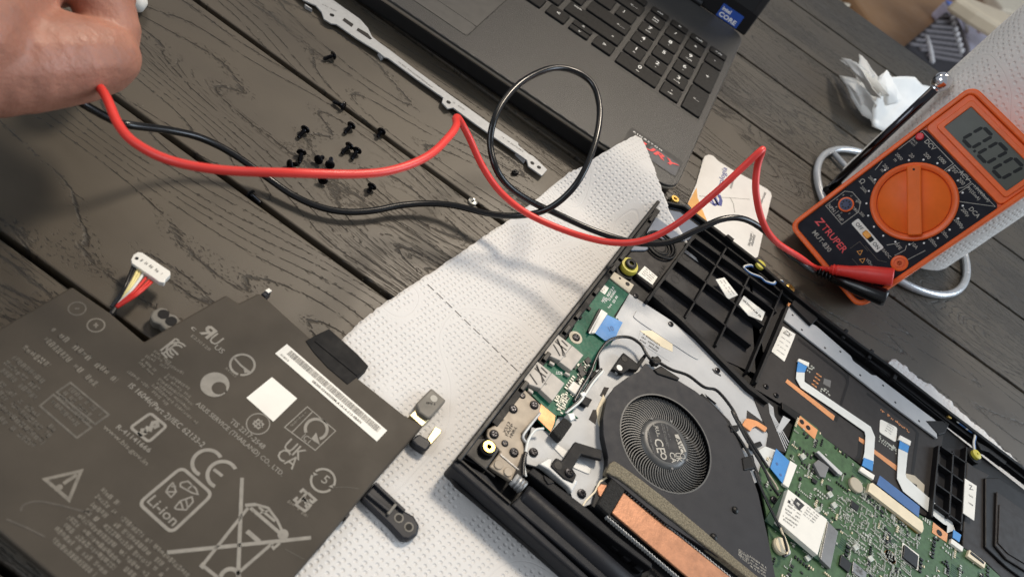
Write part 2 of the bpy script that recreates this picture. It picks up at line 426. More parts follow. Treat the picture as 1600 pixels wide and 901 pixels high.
def mat_towel(name, col, sp=.0044, depth=.0005, lines=True):
    m = bpy.data.materials.new(name); m.use_nodes = True; nt = m.node_tree; N, L = nt.nodes, nt.links; b = N['Principled BSDF']
    uv = N.new('ShaderNodeUVMap'); uv.uv_map = 'UVMap'
    mp = N.new('ShaderNodeMapping'); mp.inputs['Scale'].default_value = (1 / sp, 1 / (sp * .86), 1); mp.inputs['Rotation'].default_value = (0, 0, .25)
    L.new(uv.outputs[0], mp.inputs[0])
    vo = N.new('ShaderNodeTexVoronoi'); vo.inputs['Scale'].default_value = 1; vo.inputs['Randomness'].default_value = .3; vo.voronoi_dimensions = '2D'
    L.new(mp.outputs[0], vo.inputs['Vector'])
    r = N.new('ShaderNodeMapRange'); r.interpolation_type = 'SMOOTHSTEP'; r.inputs[1].default_value = .12; r.inputs[2].default_value = .34; r.inputs[3].default_value = -1; r.inputs[4].default_value = 0
    L.new(vo.outputs['Distance'], r.inputs[0])
    # large embossed curves with no dots along them
    wv = N.new('ShaderNodeTexNoise'); wv.noise_dimensions = '2D'; wv.inputs['Scale'].default_value = 17; wv.inputs['Detail'].default_value = .4
    L.new(uv.outputs[0], wv.inputs['Vector'])
    def math_(op, a, c):
        n = N.new('ShaderNodeMath'); n.operation = op
        for i, q in enumerate((a, c)):
            if isinstance(q, (int, float)): n.inputs[i].default_value = q
            else: L.new(q, n.inputs[i])
        return n.outputs[0]
    fr = math_('ABSOLUTE', math_('SUBTRACT', math_('FRACT', math_('MULTIPLY', wv.outputs['Fac'], 3.2), 0), .5), 0)
    band = N.new('ShaderNodeMapRange'); band.interpolation_type = 'SMOOTHSTEP'; band.inputs[1].default_value = .05; band.inputs[2].default_value = .13
    L.new(fr, band.inputs[0])
    line = N.new('ShaderNodeMapRange'); line.interpolation_type = 'SMOOTHSTEP'; line.inputs[1].default_value = .0; line.inputs[2].default_value = .016; line.inputs[3].default_value = -.35; line.inputs[4].default_value = 0
    L.new(fr, line.inputs[0])
    nz = N.new('ShaderNodeTexNoise'); nz.noise_dimensions = '2D'; nz.inputs['Scale'].default_value = 1400; nz.inputs['Detail'].default_value = 3; L.new(uv.outputs[0], nz.inputs['Vector'])
    big = N.new('ShaderNodeTexNoise'); big.noise_dimensions = '2D'; big.inputs['Scale'].default_value = 38; big.inputs['Detail'].default_value = 3; L.new(uv.outputs[0], big.inputs['Vector'])
    h = math_('ADD', math_('MULTIPLY', r.outputs[0], band.outputs[0]), line.outputs[0])
    h = math_('ADD', h, math_('MULTIPLY', nz.outputs['Fac'], .22)); h = math_('ADD', h, math_('MULTIPLY', big.outputs['Fac'], 1.6))
    bp = N.new('ShaderNodeBump'); bp.inputs['Strength'].default_value = 1; bp.inputs['Distance'].default_value = depth
    L.new(h, bp.inputs['Height']); L.new(bp.outputs[0], b.inputs['Normal'])
    b.inputs['Base Color'].default_value = srgb(*col); b.inputs['Roughness'].default_value = .9; b.inputs['Specular IOR Level'].default_value = .2
    M[name] = m
mat_towel('towel', (214, 212, 209), .0030, .00032)
mat_towel('towel_roll', (238, 234, 228), .0042, .0004)
def add_weave(name, col, scale, depth):
    """fine woven / moulded texture on an existing plain material"""
    m = M[name]; N, L = m.node_tree.nodes, m.node_tree.links; b = N['Principled BSDF']
    geo = N.new('ShaderNodeNewGeometry'); mp = N.new('ShaderNodeMapping'); mp.inputs['Rotation'].default_value = (0, 0, R(3.3)); mp.inputs['Scale'].default_value = (scale, scale * 1.25, scale)
    L.new(geo.outputs['Position'], mp.inputs[0])
    vo = N.new('ShaderNodeTexVoronoi'); vo.inputs['Scale'].default_value = 1; vo.inputs['Randomness'].default_value = .25; L.new(mp.outputs[0], vo.inputs['Vector'])
    bp = N.new('ShaderNodeBump'); bp.inputs['Distance'].default_value = depth; L.new(vo.outputs['Distance'], bp.inputs['Height']); L.new(bp.outputs[0], b.inputs['Normal'])
add_weave('hp_deck', None, 900, .00016)
# ------------------------------------------------------------------ setting: table of moulded planks, floor below
def quadplane(name, x0, x1, y0, y1, z, m):
    return mk(name, [(x0, y0, z), (x1, y0, z), (x1, y1, z), (x0, y1, z)], [(0, 1, 2, 3)], m)
floor = tag(quadplane('floor', -6, 6, -6, 8, -.73, 'floor_brown'), kind='structure')
table = thing('table', 'dark grey-brown plastic plank table with embossed wood grain under everything', 'table', (0, .3, -.03))
PW, PY0 = .0857, .1177
for k in range(-3, 9):
    y0 = PY0 + PW * k + .0015; y1 = PY0 + PW * (k + 1) - .0015
    mk('plank', [(-.75, y0, -.022), (1.0, y0, -.022), (1.0, y1, -.022), (-.75, y1, -.022), (-.75, y0, 0), (1.0, y0, 0), (1.0, y1, 0), (-.75, y1, 0)],
       [(3, 2, 1, 0), (4, 5, 6, 7), (0, 1, 5, 4), (1, 2, 6, 5), (2, 3, 7, 6), (3, 0, 4, 7)], 'plank', table, bevel=.0008, seg=2)
mk('gap_shade_sheet', [(-.74, -.14, -.0300), (.99, -.14, -.0300), (.99, .885, -.0300), (-.74, .885, -.0300), (-.74, -.14, -.0224), (.99, -.14, -.0224), (.99, .885, -.0224), (-.74, .885, -.0224)],
   [(3, 2, 1, 0), (4, 5, 6, 7), (0, 1, 5, 4), (1, 2, 6, 5), (2, 3, 7, 6), (3, 0, 4, 7)], 'gap_shade_black', table)  # added black sheet, stands in for the shade down in the plank gaps
for k, x in enumerate((-.5, .12, .75)):
    mk('cross_rail', [(x - .03, -.13, -.07), (x + .03, -.13, -.07), (x + .03, .88, -.07), (x - .03, .88, -.07), (x - .03, -.13, -.0305), (x + .03, -.13, -.0305), (x + .03, .88, -.0305), (x - .03, .88, -.0305)],
       [(3, 2, 1, 0), (4, 5, 6, 7), (0, 1, 5, 4), (1, 2, 6, 5), (2, 3, 7, 6), (3, 0, 4, 7)], 'black_plastic', table)
for x in (-.68, .92):
    for y in (-.08, .82):
        mk('leg', [(x + a, y + b, z) for z in (-.729, -.0305) for a, b in ((-.03, -.03), (.03, -.03), (.03, .03), (-.03, .03))],
           [(3, 2, 1, 0), (4, 5, 6, 7), (0, 1, 5, 4), (1, 2, 6, 5), (2, 3, 7, 6), (3, 0, 4, 7)], 'black_plastic', table, bevel=.004)

# ------------------------------------------------------------------ paper towel sheet under the opened laptop, its tip up on the other laptop
def towel_sheet():
    left = [(992, 213), (955, 232), (905, 262), (886, 272), (840, 310), (795, 345), (745, 378), (690, 415), (640, 448), (596, 478), (560, 506), (535, 530), (470, 610), (390, 700), (300, 800), (230, 900), (150, 1010)]
    right = [(1002, 218), (1012, 240), (1024, 272), (1034, 300), (1048, 335), (1070, 370), (1090, 410), (1100, 450), (1100, 500), (1095, 540), (1090, 560), (1080, 600), (1060, 690), (1040, 760), (1000, 840), (960, 960), (900, 1060)]
    rnd = random.Random(3)
    def dens(P):
        out = []
        for i in range(len(P) - 1):
            for k in range(10):
                t = k / 10; out.append((P[i][0] * (1 - t) + P[i + 1][0] * t, P[i][1] * (1 - t) + P[i + 1][1] * t))
        return out + [P[-1]]
    Lf, Rt = dens(left), dens(right); n = len(Lf); m = 60
    Lf = [Vector(W(x, y, .0008)) for x, y in Lf]; Rt = [Vector(W(x, y, .0008)) for x, y in Rt]
    v, uv = [], []
    def rise(y):
        t = min(1, max(0, (y - .333) / .05)); return .0008 + .0196 * t * t * (3 - 2 * t)
    # correct the flap corners for their height: shift ground point so that the raised point keeps its pixel
    def lift(p):
        z = .0008
        for _ in range(12):
            q = CAM_C + (p - CAM_C) * ((CAM_Z - z) / (CAM_Z - .0008)); z = rise(q.y)
        return Vector((q.x, q.y, z))
    for i in range(n):
        for j in range(m + 1):
            t = j / m; p = Lf[i].lerp(Rt[i], t); q = lift(p)
            if j == m and i < 60: q.x += rnd.uniform(-.0006, .0006)
            if j == 0: q += Vector((1, -.6, 0)) * rnd.uniform(-.0003, .0003)
            w = noise.noise(Vector((q.x * 24, q.y * 24, 2))) * .0011 + noise.noise(Vector((q.x * 70, q.y * 70, 8))) * .0003
            edge = min(t, 1 - t, 1) * 8
            if q.y > .335: q.z += max(0, w) + .0004
            elif q.y > .15 or q.x > .03: q.z += max(-.0002, min(.0012, w * .8 + .0004))
            else: q.z += max(-.0002, min(.0005, w * .4))
            if j == 0 and rnd.random() < .3: q.z += .0004
            v.append(q); uv.append((q.x, q.y))
    f = [(i * (m + 1) + j, i * (m + 1) + j + 1, (i + 1) * (m + 1) + j + 1, (i + 1) * (m + 1) + j) for i in range(n - 1) for j in range(m)]
    th = thing('paper_towel', 'white embossed paper towel spread beneath the opened laptop', 'paper towel', W(640, 560, 0))
    o = mk('sheet', v, f, 'towel', th, True, uvs=uv)
    s = o.modifiers.new('thick', 'SOLIDIFY'); s.thickness = .0004; s.offset = -1
    # perforation line
    a, b = W(668, 444, .0014), W(836, 606, .0014); L = (b - a).length; x = 0; d = (b - a).normalized(); vv, ff = [], []
    nn = Vector((-d.y, d.x, 0)) * .00024
    while x < L:
        q0, q1 = a + d * x, a + d * (x + .0044)
        i = len(vv)
        for q in (q0 - nn, q1 - nn, q1 + nn, q0 + nn):
            w = noise.noise(Vector((q.x * 24, q.y * 24, 2))) * .0011 + noise.noise(Vector((q.x * 70, q.y * 70, 8))) * .0003
            vv.append(Vector((q.x, q.y, .0008 + max(-.0002, min(.0012, w * .8 + .0004)) + .00045)))
        ff.append((i, i + 1, i + 2, i + 3)); x += .0062
    tag(mk('perforation', vv, ff, 'print_black', th), kind='stuff')
towel_sheet()
def torn_strip():
    # torn edge of another towel sticking out past the front of the opened laptop
    th = thing('torn_paper_towel', 'torn white paper towel edge peeking out past the opened laptop front rim', 'paper towel', W(1500, 630, 0))
    rnd = random.Random(5); out = [(1392, 562), (1398, 559), (1410, 566), (1420, 573), (1437, 588), (1455, 599), (1470, 611), (1486, 624), (1496, 634), (1510, 646), (1523, 658), (1537, 667), (1548, 679), (1562, 692), (1580, 708), (1596, 722), (1630, 748), (1670, 780)]
    inn = [(x - 26, y + 42) for x, y in out]; n = len(out); v = []
    def dens(P, j):
        o = []
        for i in range(len(P) - 1):
            for k in range(4):
                t = k / 4; o.append((P[i][0] * (1 - t) + P[i + 1][0] * t + j * rnd.uniform(-1.3, 1.3), P[i][1] * (1 - t) + P[i + 1][1] * t + j * rnd.uniform(-1.3, 1.3)))
        return o
    A, B = dens(out, 1), dens(inn, 0); n = len(A); m = 8; uv = []
    for i in range(n):
        for j in range(m + 1):
            t = j / m; p = W(A[i][0] * (1 - t) + B[i][0] * t, A[i][1] * (1 - t) + B[i][1] * t, .004)
            p.z = .0028 - .0016 * t + .0006 * noise.noise(p * 90); v.append(p); uv.append((p.x, p.y))
    f = [(i * (m + 1) + j, i * (m + 1) + j + 1, (i + 1) * (m + 1) + j + 1, (i + 1) * (m + 1) + j) for i in range(n - 1) for j in range(m)]
    o = mk('sheet', v, f, 'towel', th, True, uvs=uv); s = o.modifiers.new('thick', 'SOLIDIFY'); s.thickness = .0005; s.offset = -1
torn_strip()

# ------------------------------------------------------------------ closed-deck laptop with keyboard (top of the picture)
HP0, HYAW, HZ = Vector((.044, .380, 0)), R(3.3), .0190
HX = Vector((math.cos(HYAW), math.sin(HYAW), 0)); HY = Vector((-math.sin(HYAW), math.cos(HYAW), 0))
def HF(x, y, z=HZ): return HP0 + HX * x + HY * y + UPZ * z
hp = thing('laptop', 'open dark grey laptop with black keyboard lying behind the metal strip', 'laptop', HF(-.18, .12, 0))
def rrect(x0, x1, y0, y1, r, k=6):
    pts = []
    for cx, cy, a0 in ((x1 - r, y1 - r, 0), (x0 + r, y1 - r, 90), (x0 + r, y0 + r, 180), (x1 - r, y0 + r, 270)):
        for i in range(k + 1):
            a = R(a0 + 90 * i / k); pts.append((cx + r * math.cos(a), cy + r * math.sin(a)))
    return pts
def hbox(name, x0, x1, y0, y1, z0, z1, m, parent=None, r=.001, bevel=0., k=3):
    return prism_w(name, [HF(x, y) for x, y in rrect(x0, x1, y0, y1, r, k)], z0, z1, m, parent or hp, bevel)
hbox('bottom_case', -.356, -.002, .003, .240, .0022, .0150, 'hp_front', r=.012, bevel=.0025, k=6)
hbox('deck_rim', -.358, .0, .0, .243, .0151, .0172, 'hp_edge', r=.013, bevel=.0007, k=8)
hbox('deck', -.3574, -.0006, .0006, .2424, .01722, HZ, 'hp_deck', r=.0125, bevel=.0006, k=8)
for x in (-.33, -.03):
    for y in (.02, .22): hbox('rubber_foot', x - .012, x + .012, y - .004, y + .004, .0001, .0022, 'black_plastic', r=.002)
hbox('touchpad', -.268, -.1605, .0142, .0285, HZ - .0002, HZ + .00012, 'hp_pad', r=.003, k=4)
hbox('touchpad', -.268, -.1605, .0290, .0950, HZ - .0002, HZ + .00012, 'hp_pad', r=.0015)
for nm, a, b in (('touchpad_gap', (-.1601, .0138), (-.1601, .0955)), ('touchpad_gap', (-.2685, .0138), (-.1601, .0138)), ('touchpad_gap', (-.2685, .02875), (-.1605, .02875))):
    stroke_w(nm, [HF(*a), HF(*b)], .00045, UPZ, 'film_edge', hp, lift=.00006)
# keys: pitch 18.4 mm
KEYM = {}
def key(cx, cy, w=.0157, d=.0160, legend=None, sub=None, mt='key_black'):
    kk = (round(w, 4), round(d, 4))
    if kk not in KEYM:
        bm = bmesh.new(); hb = .0013
        lo = [bm.verts.new((x, y, 0)) for x, y in rrect(-w / 2, w / 2, -d / 2, d / 2, .0014, 3)]
        hi = [bm.verts.new((x, y, hb)) for x, y in rrect(-w / 2 + .0003, w / 2 - .0003, -d / 2 + .0003, d / 2 - .0003, .0013, 3)]
        tp = [bm.verts.new((x, y, hb + .00022)) for x, y in rrect(-w / 2 + .0007, w / 2 - .0007, -d / 2 + .0007, d / 2 - .0007, .0011, 3)]
        n = len(lo)
        for A, B in ((lo, hi), (hi, tp)):
            for i in range(n): bm.faces.new((A[i], A[(i + 1) % n], B[(i + 1) % n], B[i]))
        bm.faces.new(tp); me = bpy.data.meshes.new('key'); bm.to_mesh(me); bm.free(); me.materials.append(M[mt]); KEYM[kk] = me
    o = link_mesh('key', KEYM[kk], hp, loc=HF(cx, cy, HZ), rot=Matrix.Rotation(HYAW, 3, 'Z').to_quaternion())
    return o
def leg(o, s, cx, cy, h, dx=0, dy=0, w=None, mt='print_white'):
    # lettering is written about the key's own origin and turned with it
    LEG.append((o, s, dx, dy, h * 1.2, w, mt))
LEG = []
# dark wells round the keys
hbox('key_well', -.0790, -.0052, .0855, .1965, HZ - .0001, HZ + .00010, 'hp_deck', r=.002)
PX, C0, R0 = .0184, -.0691, .1148
rows = [R0 + i * .01885 for i in range(4)]
pad = [[('1', 'fin'), ('2', '▼'), ('3', 'av pág')], [('4', '◄'), ('5', ''), ('6', '►')], [('7', 'inicio'), ('8', '▲'), ('9', 're pág')], [('bloq', 'num'), ('/', ''), ('*', '')]]
for j, row in enumerate(pad):
    for i, (a, b) in enumerate(row):
        o = key(C0 + PX * i, rows[j])
        if j < 3:
            leg(o, a, 0, 0, .0036, 0, .0012); 
            if b and b.isascii() or 'á' in b: leg(o, b, 0, 0, .0012, 0, -.0032)
            elif b: leg(o, {'▼': 'v', '▲': '^', '◄': '<', '►': '>'}[b], 0, 0, .0013, 0, -.0034)
        elif i == 0: leg(o, 'bloq', 0, 0, .0016, 0, .0016); leg(o, 'num', 0, 0, .0016, 0, -.0022)
        else: leg(o, a, 0, 0, .0030, 0, -.0008)
o = key(C0 + PX * .5, rows[0] - .0188, .0157 + PX); leg(o, '0', 0, 0, .0036, 0, .0012); leg(o, 'ins', 0, 0, .0013, 0, -.0034)
o = key(C0 + PX * 2, rows[0] - .0188); leg(o, '.', 0, 0, .0036, 0, .001); leg(o, 'supr', 0, 0, .0013, 0, -.0034)
o = key(C0 + PX * 3, rows[3]); leg(o, '-', 0, 0, .003, 0, -.0008)
o = key(C0 + PX * 3, rows[1] + .0094, .0157, .0160 + .01885); leg(o, '+', 0, 0, .003, 0, -.0008)
o = key(C0 + PX * 3, rows[0] - .0094, .0157, .0160 + .01885)
leg(o, '<', 0, 0, .0020, -.0016, -.0005); leg(o, '-', 0, 0, .0012, .0004, -.0003, w=.0042)
for i, s in enumerate(('inicio', 'fin', 're pág', 'av pág')):
    o = key(C0 + PX * i, rows[3] + .0150, .0157, .0088); leg(o, s, 0, 0, .0014, 0, -.0008)
# main block
yb = rows[0] - .0178
for i, s in enumerate(('<', None, '>')):
    x = -.1278 + i * .0193
    if s: o = key(x, yb, .0160, .0140); leg(o, s, 0, 0, .0030, 0, -.001)
    else:
        o = key(x, yb + .0037, .0160, .0066); leg(o, '^', 0, 0, .0026, 0, -.001)
        o = key(x, yb - .0037, .0160, .0066); leg(o, 'v', 0, 0, .0022, 0, -.001)
o = key(-.1475, yb, .0160, .0140); leg(o, 'ctrl', 0, 0, .0016)
o = key(-.1670, yb, .0160, .0140)
o = key(-.1862, yb, .0160, .0140)
o = key(-.2400, yb, .0870, .0140)
o = key(-.1040, rows[0], .0465, .0160); leg(o, 'mayús', 0, 0, .0015, -.016, .004); leg(o, '^', 0, 0, .0022, .016, -.003)
for i in range(9):
    o = key(-.1390 - i * .0190, rows[0]); leg(o, '-.,MNBVCX'[i], 0, 0, .0022, -.003, .001)
o = key(-.0982, rows[1], .0350, .0160); leg(o, '<', 0, 0, .0020, .008, -.002); leg(o, '-', 0, 0, .0011, .0115, -.0018, w=.005)
for i in range(10):
    o = key(-.1270 - i * .0190, rows[1]); leg(o, '}{ÑLKJHGFD'[i], 0, 0, .0022, -.003, .001)
for i in range(11):
    o = key(-.0895 - i * .0190, rows[2]); leg(o, "]['POIUYTREW"[i], 0, 0, .0022, -.003, .001)
o = key(-.0950, rows[3], .0290, .0160); leg(o, '<', 0, 0, .0020, .004, -.002); leg(o, '-', 0, 0, .0011, .0075, -.0018, w=.005)
for i in range(9):
    o = key(-.1205 - i * .0190, rows[3]); leg(o, "¿'0987654"[i], 0, 0, .0022, -.003, .001)
for i in range(12):
    key(-.0895 - i * .0190, rows[3] + .0150, .0157, .0088)
for (o, s, dx, dy, h, w, mt) in LEG:
    c = ORG[o.name]
    text_f(s, Vector((dx, dy, .0013 + .00022)) + c, Vector((1, 0, 0)), Vector((0, 1, 0)), w, mt, o, h, 'legend', lift=.00006, align='CENTER')
# stickers
def hflat(name, pts, z, m, parent, t=.00014):
    return prism_w(name, [HF(x, y) for x, y in pts], z + .00004, z + t, m, parent)
st = hflat('sticker', rrect(-.0440, -.0035, .0135, .0330, .0025), HZ, 'sticker_black', hp)
hflat('sticker_panel', rrect(-.0270, -.0045, .0142, .0280, .002), HZ + .0001, 'sticker_grey', hp)
text_f('F U R Y', HF(-.0400, .0215, HZ + .00028), HX, (HY + HX * .35).normalized(), .0345, 'sticker_red', hp, .0052, 'emblem')
text_f('FURY', HF(-.0398, .0216, HZ + .0003), HX, (HY + HX * .35).normalized(), .0335, 'sticker_red', hp, .0050, 'emblem')
PENDING.pop(-2)
text_f('K I N G S T O N', HF(-.0412, .0290, HZ + .0002), HX, HY, .022, 'print_white', hp, .0013, 'emblem')
# lid, leaning back
lid_a = R(20)
def LF(x, t, d): return HF(x, .2445, HZ - .001) + (UPZ * math.cos(lid_a) + HY * math.sin(lid_a)) * t + (-HY * math.cos(lid_a) + UPZ * math.sin(lid_a)) * d
def lbox(name, x0, x1, t0, t1, d0, d1, m, bevel=0.):
    v = [LF(x, t, d) for d in (d0, d1) for x, t in ((x0, t0), (x1, t0), (x1, t1), (x0, t1))]
    return mk(name, v, [(0, 1, 2, 3), (7, 6, 5, 4), (4, 5, 1, 0), (5, 6, 2, 1), (6, 7, 3, 2), (7, 4, 0, 3)], m, hp, bevel=bevel)
lbox('lid', -.358, 0, .0, .232, -.006, -.0002, 'hp_front', .0015)
lbox('screen', -.352, -.006, .018, .226, -.0001, .0005, 'screen_black')
lbox('bezel', -.357, -.001, .001, .0178, -.0001, .0008, 'black_plastic')
lbox('sticker', -.0300, -.0095, .0010, .0118, .00085, .0011, 'sticker_blue')
lu = (UPZ * math.cos(lid_a) + HY * math.sin(lid_a))
text_f('intel', LF(-.0285, .0072, .0011), HX, lu, .008, 'print_white', hp, .0029, 'emblem')
text_f('CORE', LF(-.0285, .0022, .0011), HX, lu, .0165, 'print_white', hp, .0034, 'emblem')
for x in (-.30, -.075):
    tube('hinge', [HF(x - .03, .2435, HZ + .0008), HF(x + .03, .2435, HZ + .0008)], .0034, 'black_plastic', hp)

# ------------------------------------------------------------------ long metal strip and loose screws
strip = thing('metal_strip', 'long thin silver metal bracket strip lying in front of the keyboard laptop', 'bracket', W(660, 140, 0))
so = z2((180, -60), (215, -20), (240, 2), (300, 28), (328, 60), (340, 95), (375, 117), (402, 121), (500, 190), (610, 258), (642, 285), (660, 290), (800, 393), (936, 488), (930, 512), (958, 543), (986, 538), (1100, 622), (1200, 692), (1300, 762), (1355, 800), (1362, 830), (1430, 879), (1457, 848), (1388, 782), (1362, 768), (1312, 725), (1312, 714), (1190, 632), (965, 470), (800, 350), (664, 246), (620, 215), (582, 185), (560, 140), (520, 95), (388, 2), (300, -70))
prism('plate', so, .0024, .0034, 'strip_metal', strip, .0002)
for a, r in (((380, 76), .0014), ((963, 511), .0014), ((1382, 815), .0013), ((1415, 836), .0013)):
    c = z2(a)[0]; disc('hole', c, r, .00345, .00352, 'black_plastic', strip, 20)
for q in ([(432, 102), (442, 90), (488, 122), (478, 136)], [(502, 152), (510, 140), (560, 168), (580, 195), (570, 198)]):
    prism('slot', z2(*q), .00345, .00352, 'film_dark', strip)
prism('foot_tab', z2((612, 262), (625, 262), (640, 286), (628, 290)), .0002, .0023, 'strip_metal', strip)
prism('foot_tab', z2((1300, 762), (1316, 772), (1352, 800), (1345, 806)), .0002, .0023, 'strip_metal', strip)
prism('foot_tab', z2((245, 20), (275, 40), (282, 48), (250, 30)), .0002, .0023, 'strip_metal', strip)
fine_print('stamped_lettering', [(z2((710, 312))[0], z2((880, 440))[0]), (z2((985, 515))[0], z2((1040, 552))[0]), (z2((1220, 682))[0], z2((1335, 762))[0]), (z2((330, 25))[0], z2((400, 60))[0])], .0034, 'print_mid', strip, .0011, 4)

def screw_mesh(name, rh, hh, rs, ls, mt, sl=6, hole=False):
    bm = bmesh.new(); seg = 20
    prof = [(rh * .55, hh), (rh * .9, hh * .8), (rh, hh * .35), (rh, 0), (rs, 0), (rs * .95, -ls * .2)]
    k = 9
    for i in range(k): prof += [(rs, -ls * (.2 + .75 * i / k)), (rs * .8, -ls * (.2 + .75 * (i + .5) / k))]
    prof += [(rs * .7, -ls)]
    rings = []
    for r, h in prof: rings.append([bm.verts.new((r * math.cos(2 * math.pi * j / seg), r * math.sin(2 * math.pi * j / seg), h)) for j in range(seg)])
    for A, B in zip(rings, rings[1:]):
        for j in range(seg): bm.faces.new((A[j], B[j], B[(j + 1) % seg], A[(j + 1) % seg])).smooth = False
    bm.faces.new(rings[-1][::-1]) if False else bm.faces.new(list(reversed(rings[-1])))
    # cross recess in the head
    cw, cl = rh * .13, rh * .5
    plus = [(cw, cw), (cw, cl), (-cw, cl), (-cw, cw), (-cl, cw), (-cl, -cw), (-cw, -cw), (-cw, -cl), (cw, -cl), (cw, -cw), (cl, -cw), (cl, cw)]
    tp = [bm.verts.new((x, y, hh)) for x, y in plus]; lo = [bm.verts.new((x * .8, y * .8, hh - rh * .3)) for x, y in plus]
    es = [bm.edges.new((tp[i], tp[(i + 1) % 12])) for i in range(12)] + [bm.edges.get((rings[0][j], rings[0][(j + 1) % seg])) for j in range(seg)]
    bmesh.ops.triangle_fill(bm, use_beauty=True, edges=es)
    for i in range(12): bm.faces.new((tp[i], tp[(i + 1) % 12], lo[(i + 1) % 12], lo[i]))
    bm.faces.new(lo[::-1]); bmesh.ops.recalc_face_normals(bm, faces=bm.faces)
    me = bpy.data.meshes.new(name); bm.to_mesh(me); bm.free(); me.materials.append(M[mt]); return me
SCREW = screw_mesh('loose_screw', .0025, .0010, .00115, .0062, 'screw_black')
SCREW_S = screw_mesh('loose_screw_short', .0025, .0010, .00115, .0042, 'screw_black')
FIXED = screw_mesh('fixed_screw', .0021, .0007, .0009, .0012, 'screw_black')
FIXED_S = screw_mesh('fixed_screw_small', .0016, .0005, .0008, .0008, 'screw_black')
# (head px, tip px, short)
screws = [((521, 88), (504, 93), 0, 'black screw lying alone nearest the wide end of the metal strip'),
          ((537, 167), (520, 159), 0, 'thin black screw lying across the plank gap beside the strip'),
          ((477, 203), (465, 216), 0, 'black screw lying leftmost and alone above the red lead'),
          ((549, 197), (535, 211), 0, 'black screw with a bluish shank above the tight pair'),
          ((596, 206), (588, 217), 1, 'black screw lying on the plank gap right of the others'),
          ((546, 229), (534, 240), 0, 'upper screw of the tight pair below the bluish one'),
          ((558, 236), (549, 250), 0, 'lower right screw of the tight pair in the group'),
          ((471, 239), (468, 253), 0, 'upright-looking black screw at the left end by the red lead'),
          ((452, 258), (473, 257), 1, 'black screw partly tucked behind the red lead at left'),
          ((497, 251), (509, 243), 1, 'black screw with its round head toward the viewer mid group'),
          ((515, 259), (519, 240), 0, 'shiny screw with its tip pointing up mid group'),
          ((504, 283), (507, 276), 1, 'black screw just below the red lead'),
          ((581, 292), (575, 301), 1, 'black screw lying alone between the red and black leads')]
for (hd, tp_, sh, lab) in screws:
    rad = .0022
    a, b = W(*hd, rad), W(*tp_, .0012)
    d = (a - b); d.z = 0; d.normalize(); ax = (d + UPZ * .22).normalized()      # axis points to the head
    q = UPZ.rotation_difference(ax)
    o = link_mesh('screw', SCREW_S if sh else SCREW, None, loc=a - ax * .0004 + UPZ * .0006, rot=q)
    tag(o, lab, 'screw', 'loose black screws on the table')
wsh = thing('hex_standoff', 'small silver round fastener standing on the plank gap by the black lead', 'screw', W(738, 315, 0))
lathe('flange', [(.0026, .0), (.0026, .0009), (.0023, .0011)], W(738, 316, 0) + UPZ * .0002, UPZ, 'zinc', wsh, 20)
lathe('pin', [(.0009, .0012), (.0009, .0026), (.0006, .0029)], W(738, 316, 0), UPZ, 'zinc', wsh, 14)
crumb = thing('plastic_clip', 'tiny black plastic clip lying near the strip end', 'clip', W(807, 268, 0))
prism('base', zm(400, 180, 3.556)((1425, 305), (1440, 298), (1465, 312), (1460, 322), (1432, 322)), .0002, .0022, 'black_plastic', crumb, .0003)
prism('lug', zm(400, 180, 3.556)((1434, 306), (1444, 302), (1452, 308), (1440, 313)), .0022, .0031, 'black_plastic', crumb, .0002)
gapbit = thing('sunken_screw', 'black screw sunk in the plank gap beside the black lead', 'screw', W(400, 308, 0))
link_mesh('screw_body', SCREW, gapbit, loc=W(392, 304, -.0004), rot=UPZ.rotation_difference((W(388, 300, 0) - W(412, 322, 0)).normalized()))
# ------------------------------------------------------------------ battery pack
BZ = .0072
bat = thing('battery_pack', 'flat dark grey laptop battery with printed marks resting partly on paper towel', 'battery', W(330, 660, 0))
body_px = [(225, 533), (353, 460), (373, 473), (405, 457), (414, 464), (486, 529), (559, 590), (632, 648), (662, 664), (597, 738), (530, 818), (459, 901), (400, 968), (300, 1080), (-160, 700), (-60, 560), (0, 512), (112, 447), (172, 488)]
prism('body', body_px, .0006, BZ, 'battery_film', bat, .0009, seg=3)
def on(p): return W(*p, BZ)
Z = BZ
g, gf, gd = 'print_bat', 'print_faint', 'print_dim'
# right-hand tabs, tape, connectors
prism('tape', zBat((808, 292), (868, 258), (940, 224), (1020, 295), (1095, 362), (1160, 432), (1105, 485), (1042, 534), (930, 440), (850, 352)), .0002, BZ + .00035, 'battery_tape', bat, .0003)
bar('tape_fold', zBat((868, 285))[0], zBat((1105, 478))[0], .0022, BZ + .0003, BZ + .0007, 'battery_tape', bat, .0003)
tb = prism('lug', zBat((1422, 640), (1510, 552), (1592, 622), (1512, 712), (1490, 725), (1440, 690)), .0012, .0064, 'tab_plastic', bat, .0008)
disc('lug_hole', zBat((1522, 612))[0], .0016, .0064, .00655, 'print_grey', tb)
fine_print('stamp', [(zBat((1480, 640))[0], zBat((1530, 650))[0])], .0065, 'print_black', tb, .001, 3)
prism('lug_arm', zBat((1385, 705), (1425, 668), (1500, 725), (1455, 770)), .0012, .0045, 'nickel', bat, .0004)
prism('lug', zBat((1395, 840), (1440, 805), (1510, 850), (1500, 880), (1475, 905), (1420, 870)), .0012, .0062, 'tab_black', bat, .0008)
prism('contact_plate', zBat((1485, 835), (1530, 765), (1565, 785), (1560, 805), (1505, 870)), .0022, .0040, 'nickel', bat, .0003)
t2 = prism('screw_tab', zBatB((1165, 375), (1240, 292), (1390, 440), (1430, 462), (1460, 510), (1450, 560), (1405, 587), (1370, 580), (1300, 505)), .0010, .0052, 'tab_black', bat, .0010)
bar('tab_rib', zBatB((1235, 300))[0], zBatB((1385, 440))[0], .0014, .0052, .0066, 'tab_black', t2, .0003)
